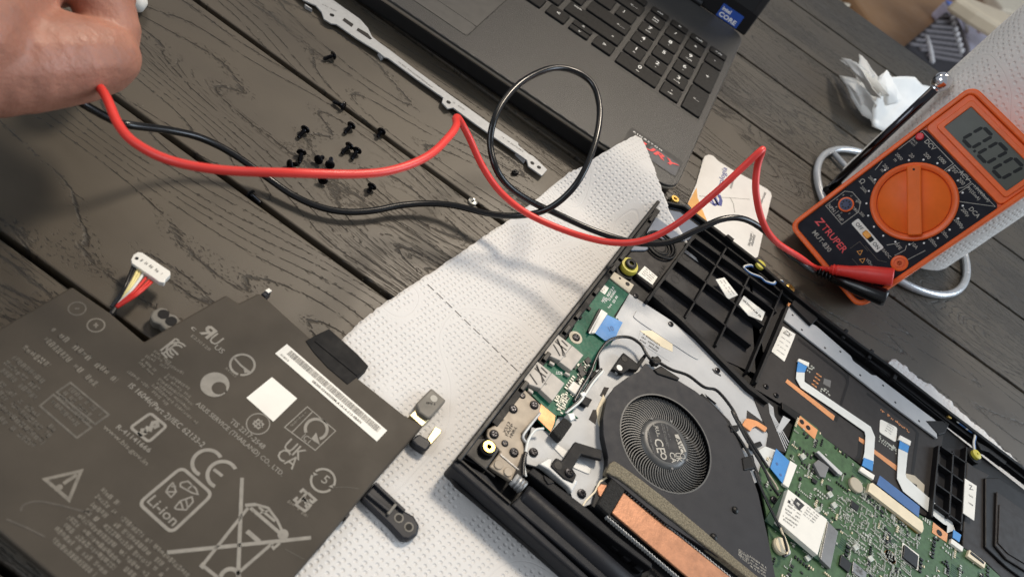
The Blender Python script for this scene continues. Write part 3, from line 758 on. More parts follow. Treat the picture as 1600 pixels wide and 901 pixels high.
bar('tab_rib', zBatB((1200, 350))[0], zBatB((1310, 440))[0], .0014, .0052, .0066, 'tab_black', t2, .0003)
bar('tab_rib', zBatB((1345, 400))[0], zBatB((1300, 455))[0], .0012, .0052, .0066, 'tab_plastic', t2, .0003)
for q in ((1355, 475), (1405, 520)):
    disc('hole', zBatB(q)[0], .0019, .0052, .00535, 'tab_plastic', t2); disc('hole', zBatB(q)[0], .0013, .0052, .00545, 'black_plastic', t2)
prism('edge_clip', zBatB((1085, 465), (1105, 450), (1112, 458), (1092, 478)), .002, .0065, 'tab_black', bat)
prism('edge_clip', zBatB((960, 600), (985, 575), (992, 585), (968, 612)), .002, .0065, 'tab_black', bat)
# left notch screw lug with two eyes
t3 = prism('screw_lug', zL4((935, 175), (950, 140), (1000, 115), (1045, 125), (1060, 155), (1100, 165), (1135, 205), (1075, 250), (1035, 262), (1000, 225), (955, 210)), .0008, .0058, 'tab_plastic', bat, .0008)
for q in ((1022, 162), (1070, 205)): disc('hole', zL4(q)[0], .0021, .0058, .00595, 'black_plastic', t3)
prism('corner_tab', zBat((560, 30), (600, 2), (622, 14), (585, 50)), .001, .0062, 'tab_black', bat, .0006)
prism('corner_tab_tip', zBat((585, 12), (605, 0), (622, 14), (603, 26)), .0063, .0068, 'label_white', bat)
# cable with connector
z8 = zm(0, 280, 3.2)
cn = prism('connector', z8((655, 400), (668, 375), (690, 362), (712, 366), (850, 458), (852, 478), (828, 500), (822, 518), (795, 512), (768, 492), (660, 420)), .0082, .0108, 'label_white', bat, .0003)
disc('connector_slot', z8((684, 395))[0], .0007, .0108, .0109, 'print_black', cn, 12)
fine_print('connector_slot', [(z8((700, 408))[0], z8((805, 478))[0])], .0108, 'print_mid', cn, .0012, 5)
for i, (a, b, m_) in enumerate((((668, 425), (555, 640), 'wire_black'), ((680, 435), (560, 642), 'wire_black'), ((692, 448), (566, 632), 'wire_yellow'), ((704, 458), (566, 630), 'wire_yellow'), ((718, 470), (572, 634), 'wire_white'), ((732, 490), (574, 636), 'wire_red'), ((748, 505), (580, 638), 'wire_red'), ((760, 512), (584, 640), 'wire_red'))):
    pa, pb = z8(a)[0], z8(b)[0]; mid = ((pa[0] + pb[0]) / 2 + 3, (pa[1] + pb[1]) / 2 + 3 - i * .3)
    tube('wire', catmull([W(*pa, .0086), W(*mid, .0098), W(*pb, .0060)], 8), .00062, m_, bat, 8)
prism('cable_sleeve', z8((540, 665), (566, 628), (588, 640), (562, 676)), .0025, .0068, 'wire_black', bat, .0006)
# barcode label
zb_ = zBat((640, 362), (705, 310), (1262, 790), (1205, 850))
lab = flat('barcode_label', zb_, Z, 'label_white', bat, .0002)
lo_, up_ = [zb_[0], zb_[3]], [zb_[1], zb_[2]]
def bl(u, v):  # along, across the label (0..1)
    return tuple((lo_[0][i] * (1 - v) + up_[0][i] * v) * (1 - u) + (lo_[1][i] * (1 - v) + up_[1][i] * v) * u for i in (0, 1))
vv, ff = [], []; rnd = random.Random(2); u = .06
while u < .955:
    w = rnd.choice((.0016, .0016, .003, .0045))
    i = len(vv); vv += [W(*bl(u, .45), Z) + UPZ * .0003, W(*bl(u + w, .45), Z) + UPZ * .0003, W(*bl(u + w, .86), Z) + UPZ * .0003, W(*bl(u, .86), Z) + UPZ * .0003]; ff.append((i, i + 1, i + 2, i + 3)); u += w + rnd.choice((.0018, .0018, .0035))
tag(mk('barcode', vv, ff, 'print_mid', lab), kind='stuff')
text('0B200-03440500M-A1A1A-212-0BAN', bl(.34, .17), bl(.82, .17), Z + .0002, 'print_black', lab, .0010)
text('A3-B03 B', bl(.03, .14), bl(.11, .14), Z + .0002, 'print_mid', lab, .0008)
# white square where a code is printed: left blank
flat('white_square', zBat((622, 493), (762, 612), (630, 740), (480, 608)), Z, 'label_white', bat, .00015)
# printed marks
def bt(s, a, b, m_=g, h=None, zf=zBat): text(s, zf(a)[0], zf(b)[0], Z, m_, bat, h)
bt('c', (168, 222), (190, 240), g, .0019)
bt('R', (268, 262), (216, 218), g, None)
PENDING.pop()
def mirror_R():
    a, b = W(*zBat((216, 246))[0], Z), W(*zBat((262, 285))[0], Z); ex = (b - a).normalized(); ey = UPZ.cross(ex); w = (b - a).length
    pts = [(1, 0), (1, 1.25), (.25, 1.25), (.02, 1.05), (.02, .75), (.2, .56), (.42, .52), (0, 0), (.34, 0), (.66, .48), (.70, .48), (.70, 0)]
    prism_w('logo_print', [a + ex * x * w + ey * y * w for x, y in pts], Z + .00003, Z + .00014, g, bat)
    c = [(.34, .8), (.68, .76), (.68, 1.0), (.36, 1.0)]
    prism_w('logo_print', [a + ex * x * w + ey * y * w for x, y in c], Z + .00012, Z + .0002, 'battery_film', bat)
mirror_R()
bt('U', (266, 288), (306, 322), g, .0048)
bt('US', (298, 332), (342, 366), g, .0021)
bt('E230128', (170, 268), (272, 350), gf, .0012)
# KC mark
for q in ([(2, 348), (88, 280)], [(88, 280), (106, 294)], [(106, 294), (20, 362)], [(40, 388), (8, 356)], [(60, 330), (100, 370)]): stroke('logo_print', zBat(*q), .0007, Z, g, bat)
for r_ in (.0036, .0024):
    ringband('logo_print', on(zBat((92, 345))[0]), r_ - .0005, r_ + .0002, g, bat, Vector((1, 0, 0)), Vector((0, 1, 0)), UPZ, 70, 290)
# ring with arrow
X_, Y_ = Vector((1, 0, 0)), Vector((0, 1, 0))
c = on(zBat((458, 425))[0]); ringband('logo_print', c, .0041, .0050, g, bat, X_, Y_, UPZ, -60, 290)
stroke('logo_print', zBat((410, 385), (450, 430), (500, 468)), .0008, Z, g, bat); flat('logo_print', zBat((462, 440), (505, 468), (470, 470)), Z, g, bat)
bt('R41052', (360, 448), (418, 496), gf, .0010); bt('XXX00', (345, 462), (405, 512), gf, .0009); PENDING.pop()
# round emblem with bite
c = on(zBat((305, 535))[0]); lathe('logo_print', [(.0052, .00003), (.0052, .00012)], c, UPZ, g, bat)
lathe('logo_print', [(.0026, .00012), (.0026, .0002)], on(zBat((328, 555))[0]), UPZ, 'battery_film', bat)
bt('TP', (312, 558), (350, 592), g, .0022); ringband('logo_print', on(zBat((330, 555))[0]), .0026, .0030, g, bat, X_, Y_, UPZ, 100, 320)
bt('TIS 2217-2548', (384, 742), (570, 895)); bt('ASUS SERVICE (THAILAND) CO., LTD.', (196, 645), (675, 1045)); 
bt('IS 16046(Part 2)/IEC 62133-2', (-180, 545), (232, 885))
c = on(zBat((545, 753))[0]); ringband('logo_print', c, .0040, .0044, g, bat, X_, Y_, UPZ)
stroke('logo_print', zBat((518, 752), (546, 728), (574, 756), (546, 780)), .0006, Z, g, bat, True); stroke('logo_print', zBat((522, 736), (570, 772)), .0005, Z, g, bat); stroke('logo_print', zBat((524, 772), (568, 734)), .0005, Z, g, bat)
# ICT box
stroke('logo_print', zBat((818, 658), (975, 792), (862, 900), (692, 772)), .0004, Z, g, bat, True); stroke('logo_print', zBat((848, 685), (732, 802)), .0004, Z, g, bat)
c = on(zBat((868, 782))[0]); ringband('logo_print', c, .0036, .0048, g, bat, X_, Y_, UPZ, -35, 240); flat('logo_print', zBat((868, 800), (888, 868), (838, 838)), Z, g, bat)
bt('ICT', (784, 832), (830, 868), g, .0024); fine_print('fine_print', [(zBat((725, 775))[0], zBat((820, 690))[0])], Z, gf, bat, .0010, 8)
def bb(s, a, b, m_=g, h=None): bt(s, a, b, m_, h, zBatB)
bb('UK', (772, 122), (856, 190), g, .0048); bb('CA', (735, 168), (822, 236), g, .0048)
# CE
for cc, a0, a1 in (((395, 200), 60, 265), ((470, 258), 60, 265)):
    c = on(zBatB(cc)[0]); ringband('logo_print', c, .0042, .0055, g, bat, X_, Y_, UPZ, 62, 282)
stroke('logo_print', zBatB((428, 232), (472, 266)), .0011, Z, g, bat)
# Li-ion box
def rounded(pxs, k=.14):
    out = []; n = len(pxs)
    for i in range(n):
        a, b, c = Vector(pxs[i - 1]), Vector(pxs[i]), Vector(pxs[(i + 1) % n])
        p, q = b.lerp(a, k), b.lerp(c, k)
        for t in (0, .25, .5, .75, 1): out.append(tuple((1 - t) ** 2 * p + 2 * t * (1 - t) * b + t * t * q))
    return out
stroke('logo_print', rounded(zBatB((268, 222), (422, 358), (218, 550), (54, 402))), .0011, Z, g, bat, True)
bb('Li-ion', (92, 395), (222, 518), g, .0034)
for q in ([(225, 298), (240, 345), (215, 372), (190, 345), (205, 318), (225, 298)], [(190, 345), (245, 345)], [(215, 318), (240, 318)], [(262, 300), (300, 292), (340, 330), (350, 358), (320, 350), (262, 318), (262, 300)], [(300, 330), (325, 310)], [(232, 425), (262, 390), (320, 370), (325, 395), (290, 435), (245, 432), (232, 425)], [(275, 430), (262, 390)], [(290, 385), (300, 430)]):
    stroke('logo_print', zBatB(*q), .0005, Z, g, bat)
# crossed-out bin
for q, w in (([(570, 275), (550, 771)], .0013), ([(195, 648), (915, 574)], .0013), ([(372, 712), (600, 425)], .0011), ([(372, 712), (470, 790)], .0011), ([(545, 755), (735, 590)], .0011), ([(585, 412), (640, 408)], .0012), ([(612, 425), (770, 560)], .0012), ([(640, 408), (700, 425), (745, 485), (775, 550)], .0009), ([(655, 420), (690, 455), (735, 492)], .0009), ([(660, 450), (700, 440)], .0007), ([(715, 610), (728, 628), (760, 600)], .0009)):
    stroke('logo_print', zBatB(*q), w, Z, g, bat)
flat('logo_print', zBatB((586, 548), (604, 532), (665, 585), (648, 602)), Z, g, bat)
flat('logo_print', zBatB((355, 715), (372, 695), (390, 715), (372, 732)), Z, g, bat)
lathe('logo_print', [(.0019, .00003), (.0019, .00013)], on(zBatB((775, 558))[0]), UPZ, g, bat)
ringband('logo_print', on(zBatB((508, 775))[0]), .0022, .0036, g, bat, X_, Y_, UPZ)
# recycling 5 and four-square mark
c = on(zBatB((975, 288))[0]); ringband('logo_print', c, .0040, .0049, g, bat, X_, Y_, UPZ, 10, 165); ringband('logo_print', c, .0040, .0049, g, bat, X_, Y_, UPZ, 190, 345)
bb('5', (962, 292), (985, 310), g, .0034); flat('logo_print', zBatB((930, 265), (925, 245), (950, 258)), Z, g, bat); flat('logo_print', zBatB((1022, 308), (1027, 326), (1002, 318)), Z, g, bat)
for q in ([(848, 372), (832, 385), (848, 400), (872, 378), (892, 350), (875, 334), (860, 348)], [(900, 350), (918, 368), (938, 385), (922, 398), (905, 384)], [(835, 405), (860, 425), (885, 440), (900, 428), (885, 410)], [(895, 400), (912, 412), (898, 430)], [(868, 380), (905, 395)], [(880, 370), (890, 405)]):
    stroke('logo_print', zBatB(*q), .0010, Z, g, bat)
fine_print('fine_print', [(zBatB((795, 398))[0], zBatB((892, 474))[0])], Z, gf, bat, .0014, 9)
# BIS mark
stroke('logo_print', rounded(zL4((940, 780), (1040, 862), (930, 960), (815, 870))), .0010, Z, g, bat, True)
for q in ([(868, 898), (880, 915), (905, 905), (900, 885), (878, 888)], [(905, 905), (925, 862)], [(935, 895), (955, 840), (980, 835), (985, 860), (960, 872)]): stroke('logo_print', zL4(*q), .0013, Z, g, bat)
text('R-41141666', zL4((722, 872))[0], (232, 707), Z, g, bat, .0017); text('www.bis.gov.in', zL4((640, 870))[0], (228, 727), Z, gf, bat, .0016)
# small print
fine_print('fine_print', [(zL4(a)[0], zL4(b)[0]) for a, b in (((860, 470), (950, 545)), ((880, 450), (965, 525)), ((905, 430), (1045, 510)), ((930, 415), (1140, 540)), ((955, 400), (1060, 475)), ((790, 525), (925, 630)))], Z, gf, bat, .0012, 11)
fine_print('fine_print', [(zL4(a)[0], zL4(b)[0]) for a, b in (((945, 610), (1225, 850)), ((965, 590), (1175, 765)), ((985, 575), (1200, 735)), ((1020, 560), (1185, 690)), ((1040, 545), (1180, 640)), ((945, 650), (1040, 735)))], Z, gf, bat, .0012, 12)
for c_ in ((482, 128), (600, 232)):
    c = on(zL4(c_)[0]); ringband('logo_print', c, .0026, .0031, gd if c_[0] < 500 else gf, bat, X_, Y_, UPZ)
stroke('logo_print', zL4((585, 232), (615, 232)), .0006, Z, gf, bat); stroke('logo_print', zL4((600, 218), (600, 248)), .0006, Z, gf, bat); stroke('logo_print', zL4((468, 128), (496, 128)), .0006, Z, gd, bat)
fine_print('fine_print', [(zL4(a)[0], zL4(b)[0]) for a, b in (((315, 265), (715, 590)), ((240, 300), (590, 620)), ((130, 380), (290, 500)))], Z, gf, bat, .0022, 13, .95)
fine_print('fine_print', [(zL4(a)[0], zL4(b)[0]) for a, b in (((70, 440), (260, 600)), ((20, 470), (230, 650)), ((0, 520), (210, 700)), ((-20, 600), (330, 900)), ((-20, 660), (300, 940)), ((-20, 740), (260, 980)), ((-40, 800), (200, 1000)))], Z, gd, bat, .0018, 14, .95)
for q in ([(440, 590), (680, 790), (595, 850), (355, 650)], [(335, 665), (570, 870), (480, 935), (250, 735)]): stroke('logo_print', zL4(*q), .0007, Z, gd, bat, True)
fine_print('fine_print', [(zL4(a)[0], zL4(b)[0]) for a, b in (((385, 660), (575, 825)), ((425, 635), (620, 800)), ((310, 715), (500, 890)), ((350, 690), (550, 860)))], Z, gd, bat, .0017, 15, .95)
stroke('logo_print', zL5((280, 292), (505, 240), (430, 420)), .0011, Z, gf, bat, True); stroke('logo_print', zL5((395, 320), (480, 262)), .0012, Z, gf, bat); lathe('logo_print', [(.0010, .00003), (.0010, .00013)], on(zL5((370, 342))[0]), UPZ, gf, bat)
ln = [((535, 150), (690, 280)), ((490, 205), (1300, 905)), ((450, 275), (1120, 850)), ((395, 330), (800, 670)), ((335, 375), (740, 720)), ((245, 390), (700, 790)), ((210, 460), (650, 840)), ((130, 490), (590, 890)), ((90, 570), (480, 900)), ((820, 700), (1080, 910)), ((755, 750), (950, 910)), ((740, 840), (840, 920))]
fine_print('fine_print', [(zLow(a)[0], zLow(b)[0]) for a, b in ln], Z, gf, bat, .0016, 16, .95)

# scuffs on the film
for q in ([(130, 490), (150, 450), (240, 430), (380, 455), (520, 490), (580, 480)], [(40, 540), (160, 590), (280, 650)]): stroke('scuff', catmull_px(zL5(*q)), .0006, Z, 'print_scuff', bat)
for q in ([(1030, 322), (1100, 322), (1155, 330)], [(785, 630), (880, 682)], [(620, 430), (640, 470)]): stroke('scuff', zBatB(*q), .0002, Z, gd, bat)
# ------------------------------------------------------------------ opened laptop: bottom cover off, insides up
AO, AYAW = Vector((.0198, .1421, 0)), R(-4.4)
AX = Vector((math.cos(AYAW), math.sin(AYAW), 0)); AY = Vector((-math.sin(AYAW), math.cos(AYAW), 0))
def AF(x, y, z=0.): return AO + AX * x + AY * y + UPZ * z
asus = thing('opened_laptop', 'black laptop with its bottom cover removed showing fan and circuit boards', 'laptop', AF(.17, .12, 0))
def abox(name, x0, x1, y0, y1, z0, z1, m, parent=None, r=.0008, bevel=0., k=3):
    return prism_w(name, [AF(x, y) for x, y in rrect(x0, x1, y0, y1, r, k)], z0, z1, m, parent or asus, bevel)
RIM = .0165
abox('screen_lid', .001, .358, .001, .238, .0034, .0052, 'black_gloss', r=.006, bevel=.0006)
abox('palm_rest', .0, .360, .0, .2402, .0053, .0078, 'black_plastic', r=.008, bevel=.0007, k=5)
abox('side_wall', .0, .0022, .0045, .2330, .0079, RIM, 'black_gloss', r=.0006, bevel=.0005)
abox('side_ledge', .0024, .0056, .030, .2310, .0079, .0142, 'black_plastic', r=.0004, bevel=.0003)
abox('side_wall', .3572, .3595, .004, .236, .0079, RIM, 'black_gloss', r=.0006, bevel=.0005)
# front wall follows the slightly bowed rim
fr = [W(x, y, .0150) for x, y in ((1036, 312), (1072, 320), (1128, 362), (1184, 405), (1237, 452), (1283, 488), (1344, 535), (1393, 570), (1486, 642), (1600, 728), (1700, 805))]
inn = [p - AY * .0026 for p in fr]
prism_w('front_wall', fr + inn[::-1], .0079, .0150, 'black_gloss', asus, .0005)
inn2 = [p - AY * .0030 for p in fr]; inn3 = [p - AY * .0055 for p in fr]
prism_w('front_ledge', inn2 + inn3[::-1], .0079, .0120, 'black_plastic', asus, .0003)
for k in range(9):
    p = AF(.0041, .055 + k * .0185 + (k % 3) * .003, 0); bar_w('side_clip', p - AY * .0028, p + AY * .0028, .0022, .0143, .0156, 'black_gloss', asus, .0003)
prism('front_clip', zC((755, 360), (770, 350), (810, 382), (800, 398)), .0150, .0160, 'black_gloss', asus, .0003)
# hinge side: outer shell edge, inner gutter, round hinge cover
hz = .0150
prism('hinge_shell', zK((18, 188), (55, 140), (250, 250), (405, 445), (905, 901), (1100, 1080), (1080, 1110), (830, 901), (430, 550)), .0036, hz, 'hinge_black', asus, .0014, seg=3)
bar('shell_step', zK((60, 135))[0], zK((400, 430))[0], .0012, .0151, .0160, 'black_gloss', asus, .0003)
bar('shell_step', zK((110, 108))[0], zK((300, 262))[0], .0010, .0151, .0162, 'black_plastic', asus, .0003)
prism('corner_well', zK((60, 130), (165, 10), (250, 20), (330, 88), (245, 215)), .0079, .0148, 'black_gloss', asus, .0004)
hc0, hc1 = W(*zK((470, 375))[0], .0115), W(*zK((1350, 1150))[0], .0115)
tube('hinge_cover', [hc0, hc0.lerp(hc1, .02), hc0.lerp(hc1, .5), hc1], [.0046, .0050, .0050, .0050], 'hinge_black', asus, 24)
prism('hinge_flat', zK((400, 440), (470, 375), (1250, 1060), (1180, 1100)), .0079, .0142, 'hinge_black', asus, .0008)
prism('vent_wall', zK((510, 235), (545, 205), (900, 470), (1060, 620), (1300, 810), (1300, 850), (1060, 670), (850, 505)), .0079, .0150, 'black_satin', asus, .0005)
prism('vent_tab', zK((610, 250), (660, 280), (680, 300), (640, 310), (615, 275)), .0150, .0156, 'black_satin', asus, .0002)
tube('hinge_pin', [W(*zK((415, 275))[0], .0130), W(*zK((480, 335))[0], .0130)], .0028, 'steel', asus, 16)
for t in (.3, .6, .85):
    a = zK((415, 275))[0]; b = zK((480, 335))[0]; c = W(a[0] + (b[0] - a[0]) * t, a[1] + (b[1] - a[1]) * t, .0130); d = (W(*b, .013) - W(*a, .013)).normalized()
    lathe('pin_ring', [(.0030, -.0005), (.0032, 0), (.0030, .0005)], c, d, 'chip_grey', asus, 16)
for k in range(12):
    q = zJ((220 + k * 88, 590 + k * 82))[0]; prism('vent_opening', [(q[0] - 6, q[1] - 3), (q[0] + 2, q[1] - 9), (q[0] + 12, q[1]), (q[0] + 4, q[1] + 6)], .0079, .0110, 'black_satin', asus, .0004)
# metal inner plate
mp = zB((640, 228), (900, 395), (1097, 560)) + zE((850, 0), (1030, 175), (1035, 200), (1126, 420), (1126, 700), (960, 760)) + zK((1060, 360), (900, 440), (860, 455), (790, 395), (780, 360), (590, 205), (500, 180), (500, 100)) + zA((490, 400), (600, 430), (700, 240), (840, 80), (890, 60)) + zB((450, 590), (540, 400))
prism('base_plate', mp, .0086, .0100, 'plate_grey', asus, .0002)
prism('plate_emboss', rounded(zB((690, 325), (1080, 590), (1060, 640), (660, 375)), .2), .0100, .0104, 'plate_grey', asus, .0003)
prism('plate_emboss', rounded(zK((665, 25), (730, 75), (915, 210), (900, 248), (790, 200), (655, 60)), .2), .0100, .0104, 'steel', asus, .0003)
for q in ((680, 243), (895, 415)):
    link_mesh('screw', FIXED_S, asus, loc=W(*zB(q)[0], .0103), rot=None)
for q in ((830, 68), (982, 138)): link_mesh('screw', FIXED_S, asus, loc=W(*zE(q)[0], .0103))
stroke('plate_slot', zE((800, 60), (815, 82), (850, 100)), .0011, .0100, 'print_black', asus)
prism('plate_cutout', zE((755, 205), (825, 262), (815, 270), (770, 232)), .0099, .01008, 'black_plastic', asus)
for q in ([(545, 362), (552, 372), (545, 388), (537, 382)], [(568, 380), (575, 388), (562, 400), (556, 392)]): prism('plate_cutout', zB(*q), .0099, .01008, 'black_plastic', asus)
for q in ([(165, 165), (195, 170), (165, 230), (140, 215)], [(100, 298), (130, 300), (115, 385), (75, 355)], [(45, 215), (95, 240), (70, 285), (20, 255)]): prism('plate_cutout', zE(*q), .0099, .01012, 'film_dark', asus)
prism('gold_edge', zE((120, 300), (160, 210), (175, 240), (150, 330), (150, 420), (130, 380)), .0101, .0104, 'ivory', asus)
lb = flat('plate_label', zB((710, 455), (905, 585), (885, 645), (690, 520)), .0100, 'plate_grey', asus)
for i in range(3): fine_print('fine_print', [(zB((725 - i * 10, 480 + i * 17))[0], zB((830 - i * 10, 552 + i * 17))[0])], .0102, 'print_black', lb, .0010, 20 + i)
flat('tan_patch', zB((705, 455), (790, 455), (905, 530), (905, 585), (820, 545)), .01012, 'ivory', asus)
# hinge bracket
br = prism('hinge_bracket', zA((412, 185), (432, 170), (450, 180), (545, 270), (540, 318), (430, 440), (438, 480), (452, 545), (372, 716), (240, 632), (306, 545), (250, 490), (226, 450), (232, 412), (275, 388), (322, 360), (308, 332), (328, 305)), .0112, .0138, 'bracket_tan', asus, .0006)
bar('bracket_fold', zA((308, 560))[0], zA((415, 650))[0], .0006, .0138, .0142, 'chip_grey', br)
for q in ((298, 620), (355, 662)): disc('rivet', zA(q)[0], .0020, .0138, .0144, 'bracket_tan', br, 20, .0002)
for q in ((382, 295), (505, 272), (270, 443), (387, 550)): link_mesh('screw', FIXED, br, loc=W(*zA(q)[0], .0139), rot=Matrix.Rotation(random.random() * 3, 3, 'Z').to_quaternion())
for q in ((435, 217), (333, 497)): link_mesh('screw', FIXED_S, br, loc=W(*zA(q)[0], .0137), rot=Matrix.Rotation(random.random() * 3, 3, 'Z').to_quaternion())
for s, a, b in (('X513', (352, 388), (335, 440)), ('FA/FP', (372, 400), (350, 455)), ('HNR-L', (392, 415), (372, 465))):
    text(s, zA(b)[0], zA((a[0] + 14, a[1] - 12))[0], .0138, 'film_dark', br, .0013)
tube('antenna_wire', catmull([W(*q, z) for q, z in zip(zA((540, 318), (460, 420), (440, 460), (460, 490), (470, 470)), (.0146, .0146, .0146, .014, .0135))], 6), .0006, 'steel', asus, 8)
lathe('brass_insert', [(.0036, 0), (.0036, .0022), (.0030, .0026)], W(*zA((225, 532))[0], .0146), UPZ, 'black_gloss', asus, 24)
lathe('brass_insert', [(.0026, .0026), (.0026, .0032), (.0011, .0032), (.0010, .0020)], W(*zA((225, 532))[0], .0146), UPZ, 'brass', asus, 20)
# I/O board
io = prism('port_board', zB((510, 125), (640, 225), (545, 368), (590, 405), (545, 515), (450, 590), (430, 700), (330, 860), (290, 960), (330, 990)) + zA((640, 330), (630, 390), (602, 432), (525, 355), (545, 265), (440, 160)) + zB((230, 540), (270, 490), (305, 425), (268, 382), (330, 300), (385, 262), (398, 240), (440, 190)), .0104, .0116, 'pcb_green', asus, .0001)
for q in ([(330, 340), (310, 350), (345, 385), (355, 375)], [(375, 285), (410, 320), (400, 335), (360, 305)], [(420, 215), (440, 240), (425, 255), (400, 245)], [(305, 420), (270, 480), (225, 450), (240, 410)]): prism('board_notch', zB(*q), .0117, .0126, 'black_plastic', io, .0002)
flat('copper_pad', zA((545, 265), (630, 335), (622, 380), (602, 428), (528, 352)), .0116, 'copper_pad', io)
tp = prism('tan_pad', zB((525, 80), (670, 175), (640, 225), (510, 125)), .0110, .0124, 'tan_board', asus, .0003)
disc('hole', zB((630, 170))[0], .0013, .0124, .0125, 'black_plastic', tp, 16); disc('hole', zB((583, 135))[0], .0007, .0124, .0125, 'black_plastic', tp, 12)
flat('board_label', zB((480, 170), (515, 195), (490, 235), (450, 205)), .0116, 'label_white', io); fine_print('fine_print', [(zB((470, 195))[0], zB((495, 215))[0]), (zB((462, 205))[0], zB((487, 225))[0])], .0118, 'print_mid', io, .0008, 30)
for s, a, b in (('REV:2.0', (512, 250), (548, 195)), ('IO BOARD', (520, 275), (560, 215)), ('22 AI', (545, 290), (570, 250))): text(s, zB(a)[0], zB(b)[0], .0116, 'print_white', io, .0013)
fine_print('fine_print', [(zB((495, 290))[0], zB((515, 255))[0]), (zB((480, 285))[0], zB((500, 250))[0])], .0116, 'print_white', io, .0014, 31)
text('U4', zB((515, 320))[0], zB((535, 300))[0], .0116, 'print_white', io, .0010); text('TC1', zB((300, 375))[0], zB((325, 395))[0], .0116, 'print_white', io, .0010)
text('BOT', zB((200, 695))[0], zB((185, 725))[0], .0116, 'print_white', io, .0014)
PENDING.pop()
text('BOT', zA((668, 78))[0], zA((630, 72))[0], .0116, 'print_white', io, .0016)
# flat cable connector
prism('cable_connector', zB((455, 318), (475, 330), (405, 470), (385, 455)), .0117, .0134, 'chip_black', io, .0002)
prism('cable_connector', zB((475, 328), (508, 350), (432, 470), (405, 470)), .0117, .0130, 'label_white', io, .0002)
prism('cable_connector_pin', zB((470, 325), (476, 330), (400, 474), (392, 470)), .0135, .0137, 'steel', io)
fb = prism('blue_ribbon', zB((505, 358), (600, 405), (572, 460), (550, 515), (490, 515), (430, 470)), .0126, .0129, 'ffc_blue', asus); text('10', zB((520, 460))[0], zB((550, 455))[0], .0129, 'ffc_navy', fb, .0028)
disc('screw_ring', zB((312, 497))[0], .0036, .0116, .0118, 'tan_board', io, 24); link_mesh('screw', FIXED, io, loc=W(*zB((314, 498))[0], .0118))
# two USB sockets
def usb(q4, q4b, slots):
    o = prism('usb_socket', q4, .0100, .0150, 'usb_steel', io, .0004)
    prism('shell_back', q4b, .0100, .0146, 'usb_steel', o, .0003)
    for s in slots: stroke('spring_slot', s, .0007, .0150, 'print_black', o)
    return o
u1 = usb(zB((200, 475), (290, 545), (220, 640), (118, 595), (130, 570)), zB((290, 545), (360, 605), (285, 700), (212, 645)), [zB(*q) for q in ([(200, 505), (215, 545), (255, 575)], [(185, 520), (225, 555), (235, 610)], [(195, 510), (245, 600)], [(175, 540), (205, 590), (215, 610)], [(225, 515), (262, 552)])])
u2 = usb(zB((75, 640), (165, 712), (100, 810), (0, 775), (-5, 745)), zB((165, 712), (245, 778), (170, 885), (95, 815)), [zB(*q) for q in ([(72, 665), (90, 710), (130, 740)], [(60, 685), (100, 720), (110, 775)], [(70, 675), (120, 765)], [(30, 720), (75, 785)], [(100, 680), (138, 718)])])
for q in ([(240, 605), (252, 612), (215, 660), (205, 650)], [(122, 775), (134, 783), (98, 830), (88, 820)]): stroke('shell_seam', zB(*q[:2]), .0005, .0150, 'print_black', io)
for q in ((285, 638, 250, 668), (165, 812, 130, 838)): text('S', zB(q[:2])[0], zB((q[0] + 8, q[1] + 6))[0], .0146, 'print_mid', io, .0014)
PENDING.pop(); PENDING.pop()
for q in ([(155, 638), (185, 655), (180, 670), (150, 652)], [(250, 705), (280, 720), (275, 735), (245, 716)], [(25, 805), (55, 825), (50, 842), (20, 822)]): prism('socket_lug', zB(*q), .0117, .0135, 'usb_steel', io, .0003)
prism('small_chip', zA((735, 130), (790, 170), (755, 215), (705, 175)), .0117, .0132, 'label_white', io, .0002)
def scatter(name, poly, z, n, sizes, m_, parent, seed, avoid=(), zz=(.0003, .0007)):
    rnd = random.Random(seed); P = [W(x, y, z) for x, y in poly]; AV = [[W(x, y, z) for x, y in a] for a in avoid]
    xs = [p.x for p in P]; ys = [p.y for p in P]; v, f = [], []
    def inside(p, Q):
        c = False; j = len(Q) - 1
        for i in range(len(Q)):
            if (Q[i].y > p.y) != (Q[j].y > p.y) and p.x < (Q[j].x - Q[i].x) * (p.y - Q[i].y) / (Q[j].y - Q[i].y) + Q[i].x: c = not c
            j = i
        return c
    k = t = 0
    while k < n and t < n * 40:
        t += 1; p = Vector((rnd.uniform(min(xs), max(xs)), rnd.uniform(min(ys), max(ys)), z))
        if not inside(p, P) or any(inside(p, a) for a in AV): continue
        # runs of two to six alike pieces in a row
        a, b = rnd.choice(sizes); ax, ay = (AX, AY) if rnd.random() < .5 else (AY, AX); h = rnd.uniform(*zz)
        for s in range(rnd.choice((1, 1, 2, 3, 4, 6))):
            c = p + ay * s * b * 2.0; 
            if not inside(c, P) or any(inside(c, q) for q in AV): break
            i = len(v); c0 = [c + ax * dx * a + ay * dy * b for dx, dy in ((-.5, -.5), (.5, -.5), (.5, .5), (-.5, .5))]
            v += [q + UPZ * .00002 for q in c0] + [q + UPZ * h for q in c0]
            f += [(i + 4, i + 5, i + 6, i + 7), (i, i + 1, i + 5, i + 4), (i + 1, i + 2, i + 6, i + 5), (i + 2, i + 3, i + 7, i + 6), (i + 3, i, i + 4, i + 7)]; k += 1
    return tag(mk(name, v, f, m_, parent), kind='stuff')
iop = zB((290, 600), (420, 640), (400, 700), (320, 850), (250, 890), (200, 900), (260, 760))
av1 = [zB((165, 712), (245, 778), (170, 885), (95, 815)), zB((290, 545), (360, 605), (285, 700), (212, 645))]
scatter('tiny_component', iop, .0116, 60, [(.0016, .0008), (.0010, .0006)], 'solder', io, 1, av1)
scatter('tiny_component', iop, .0116, 26, [(.0018, .0010), (.0014, .0008)], 'chip_black', io, 2, av1, (.0005, .0009))
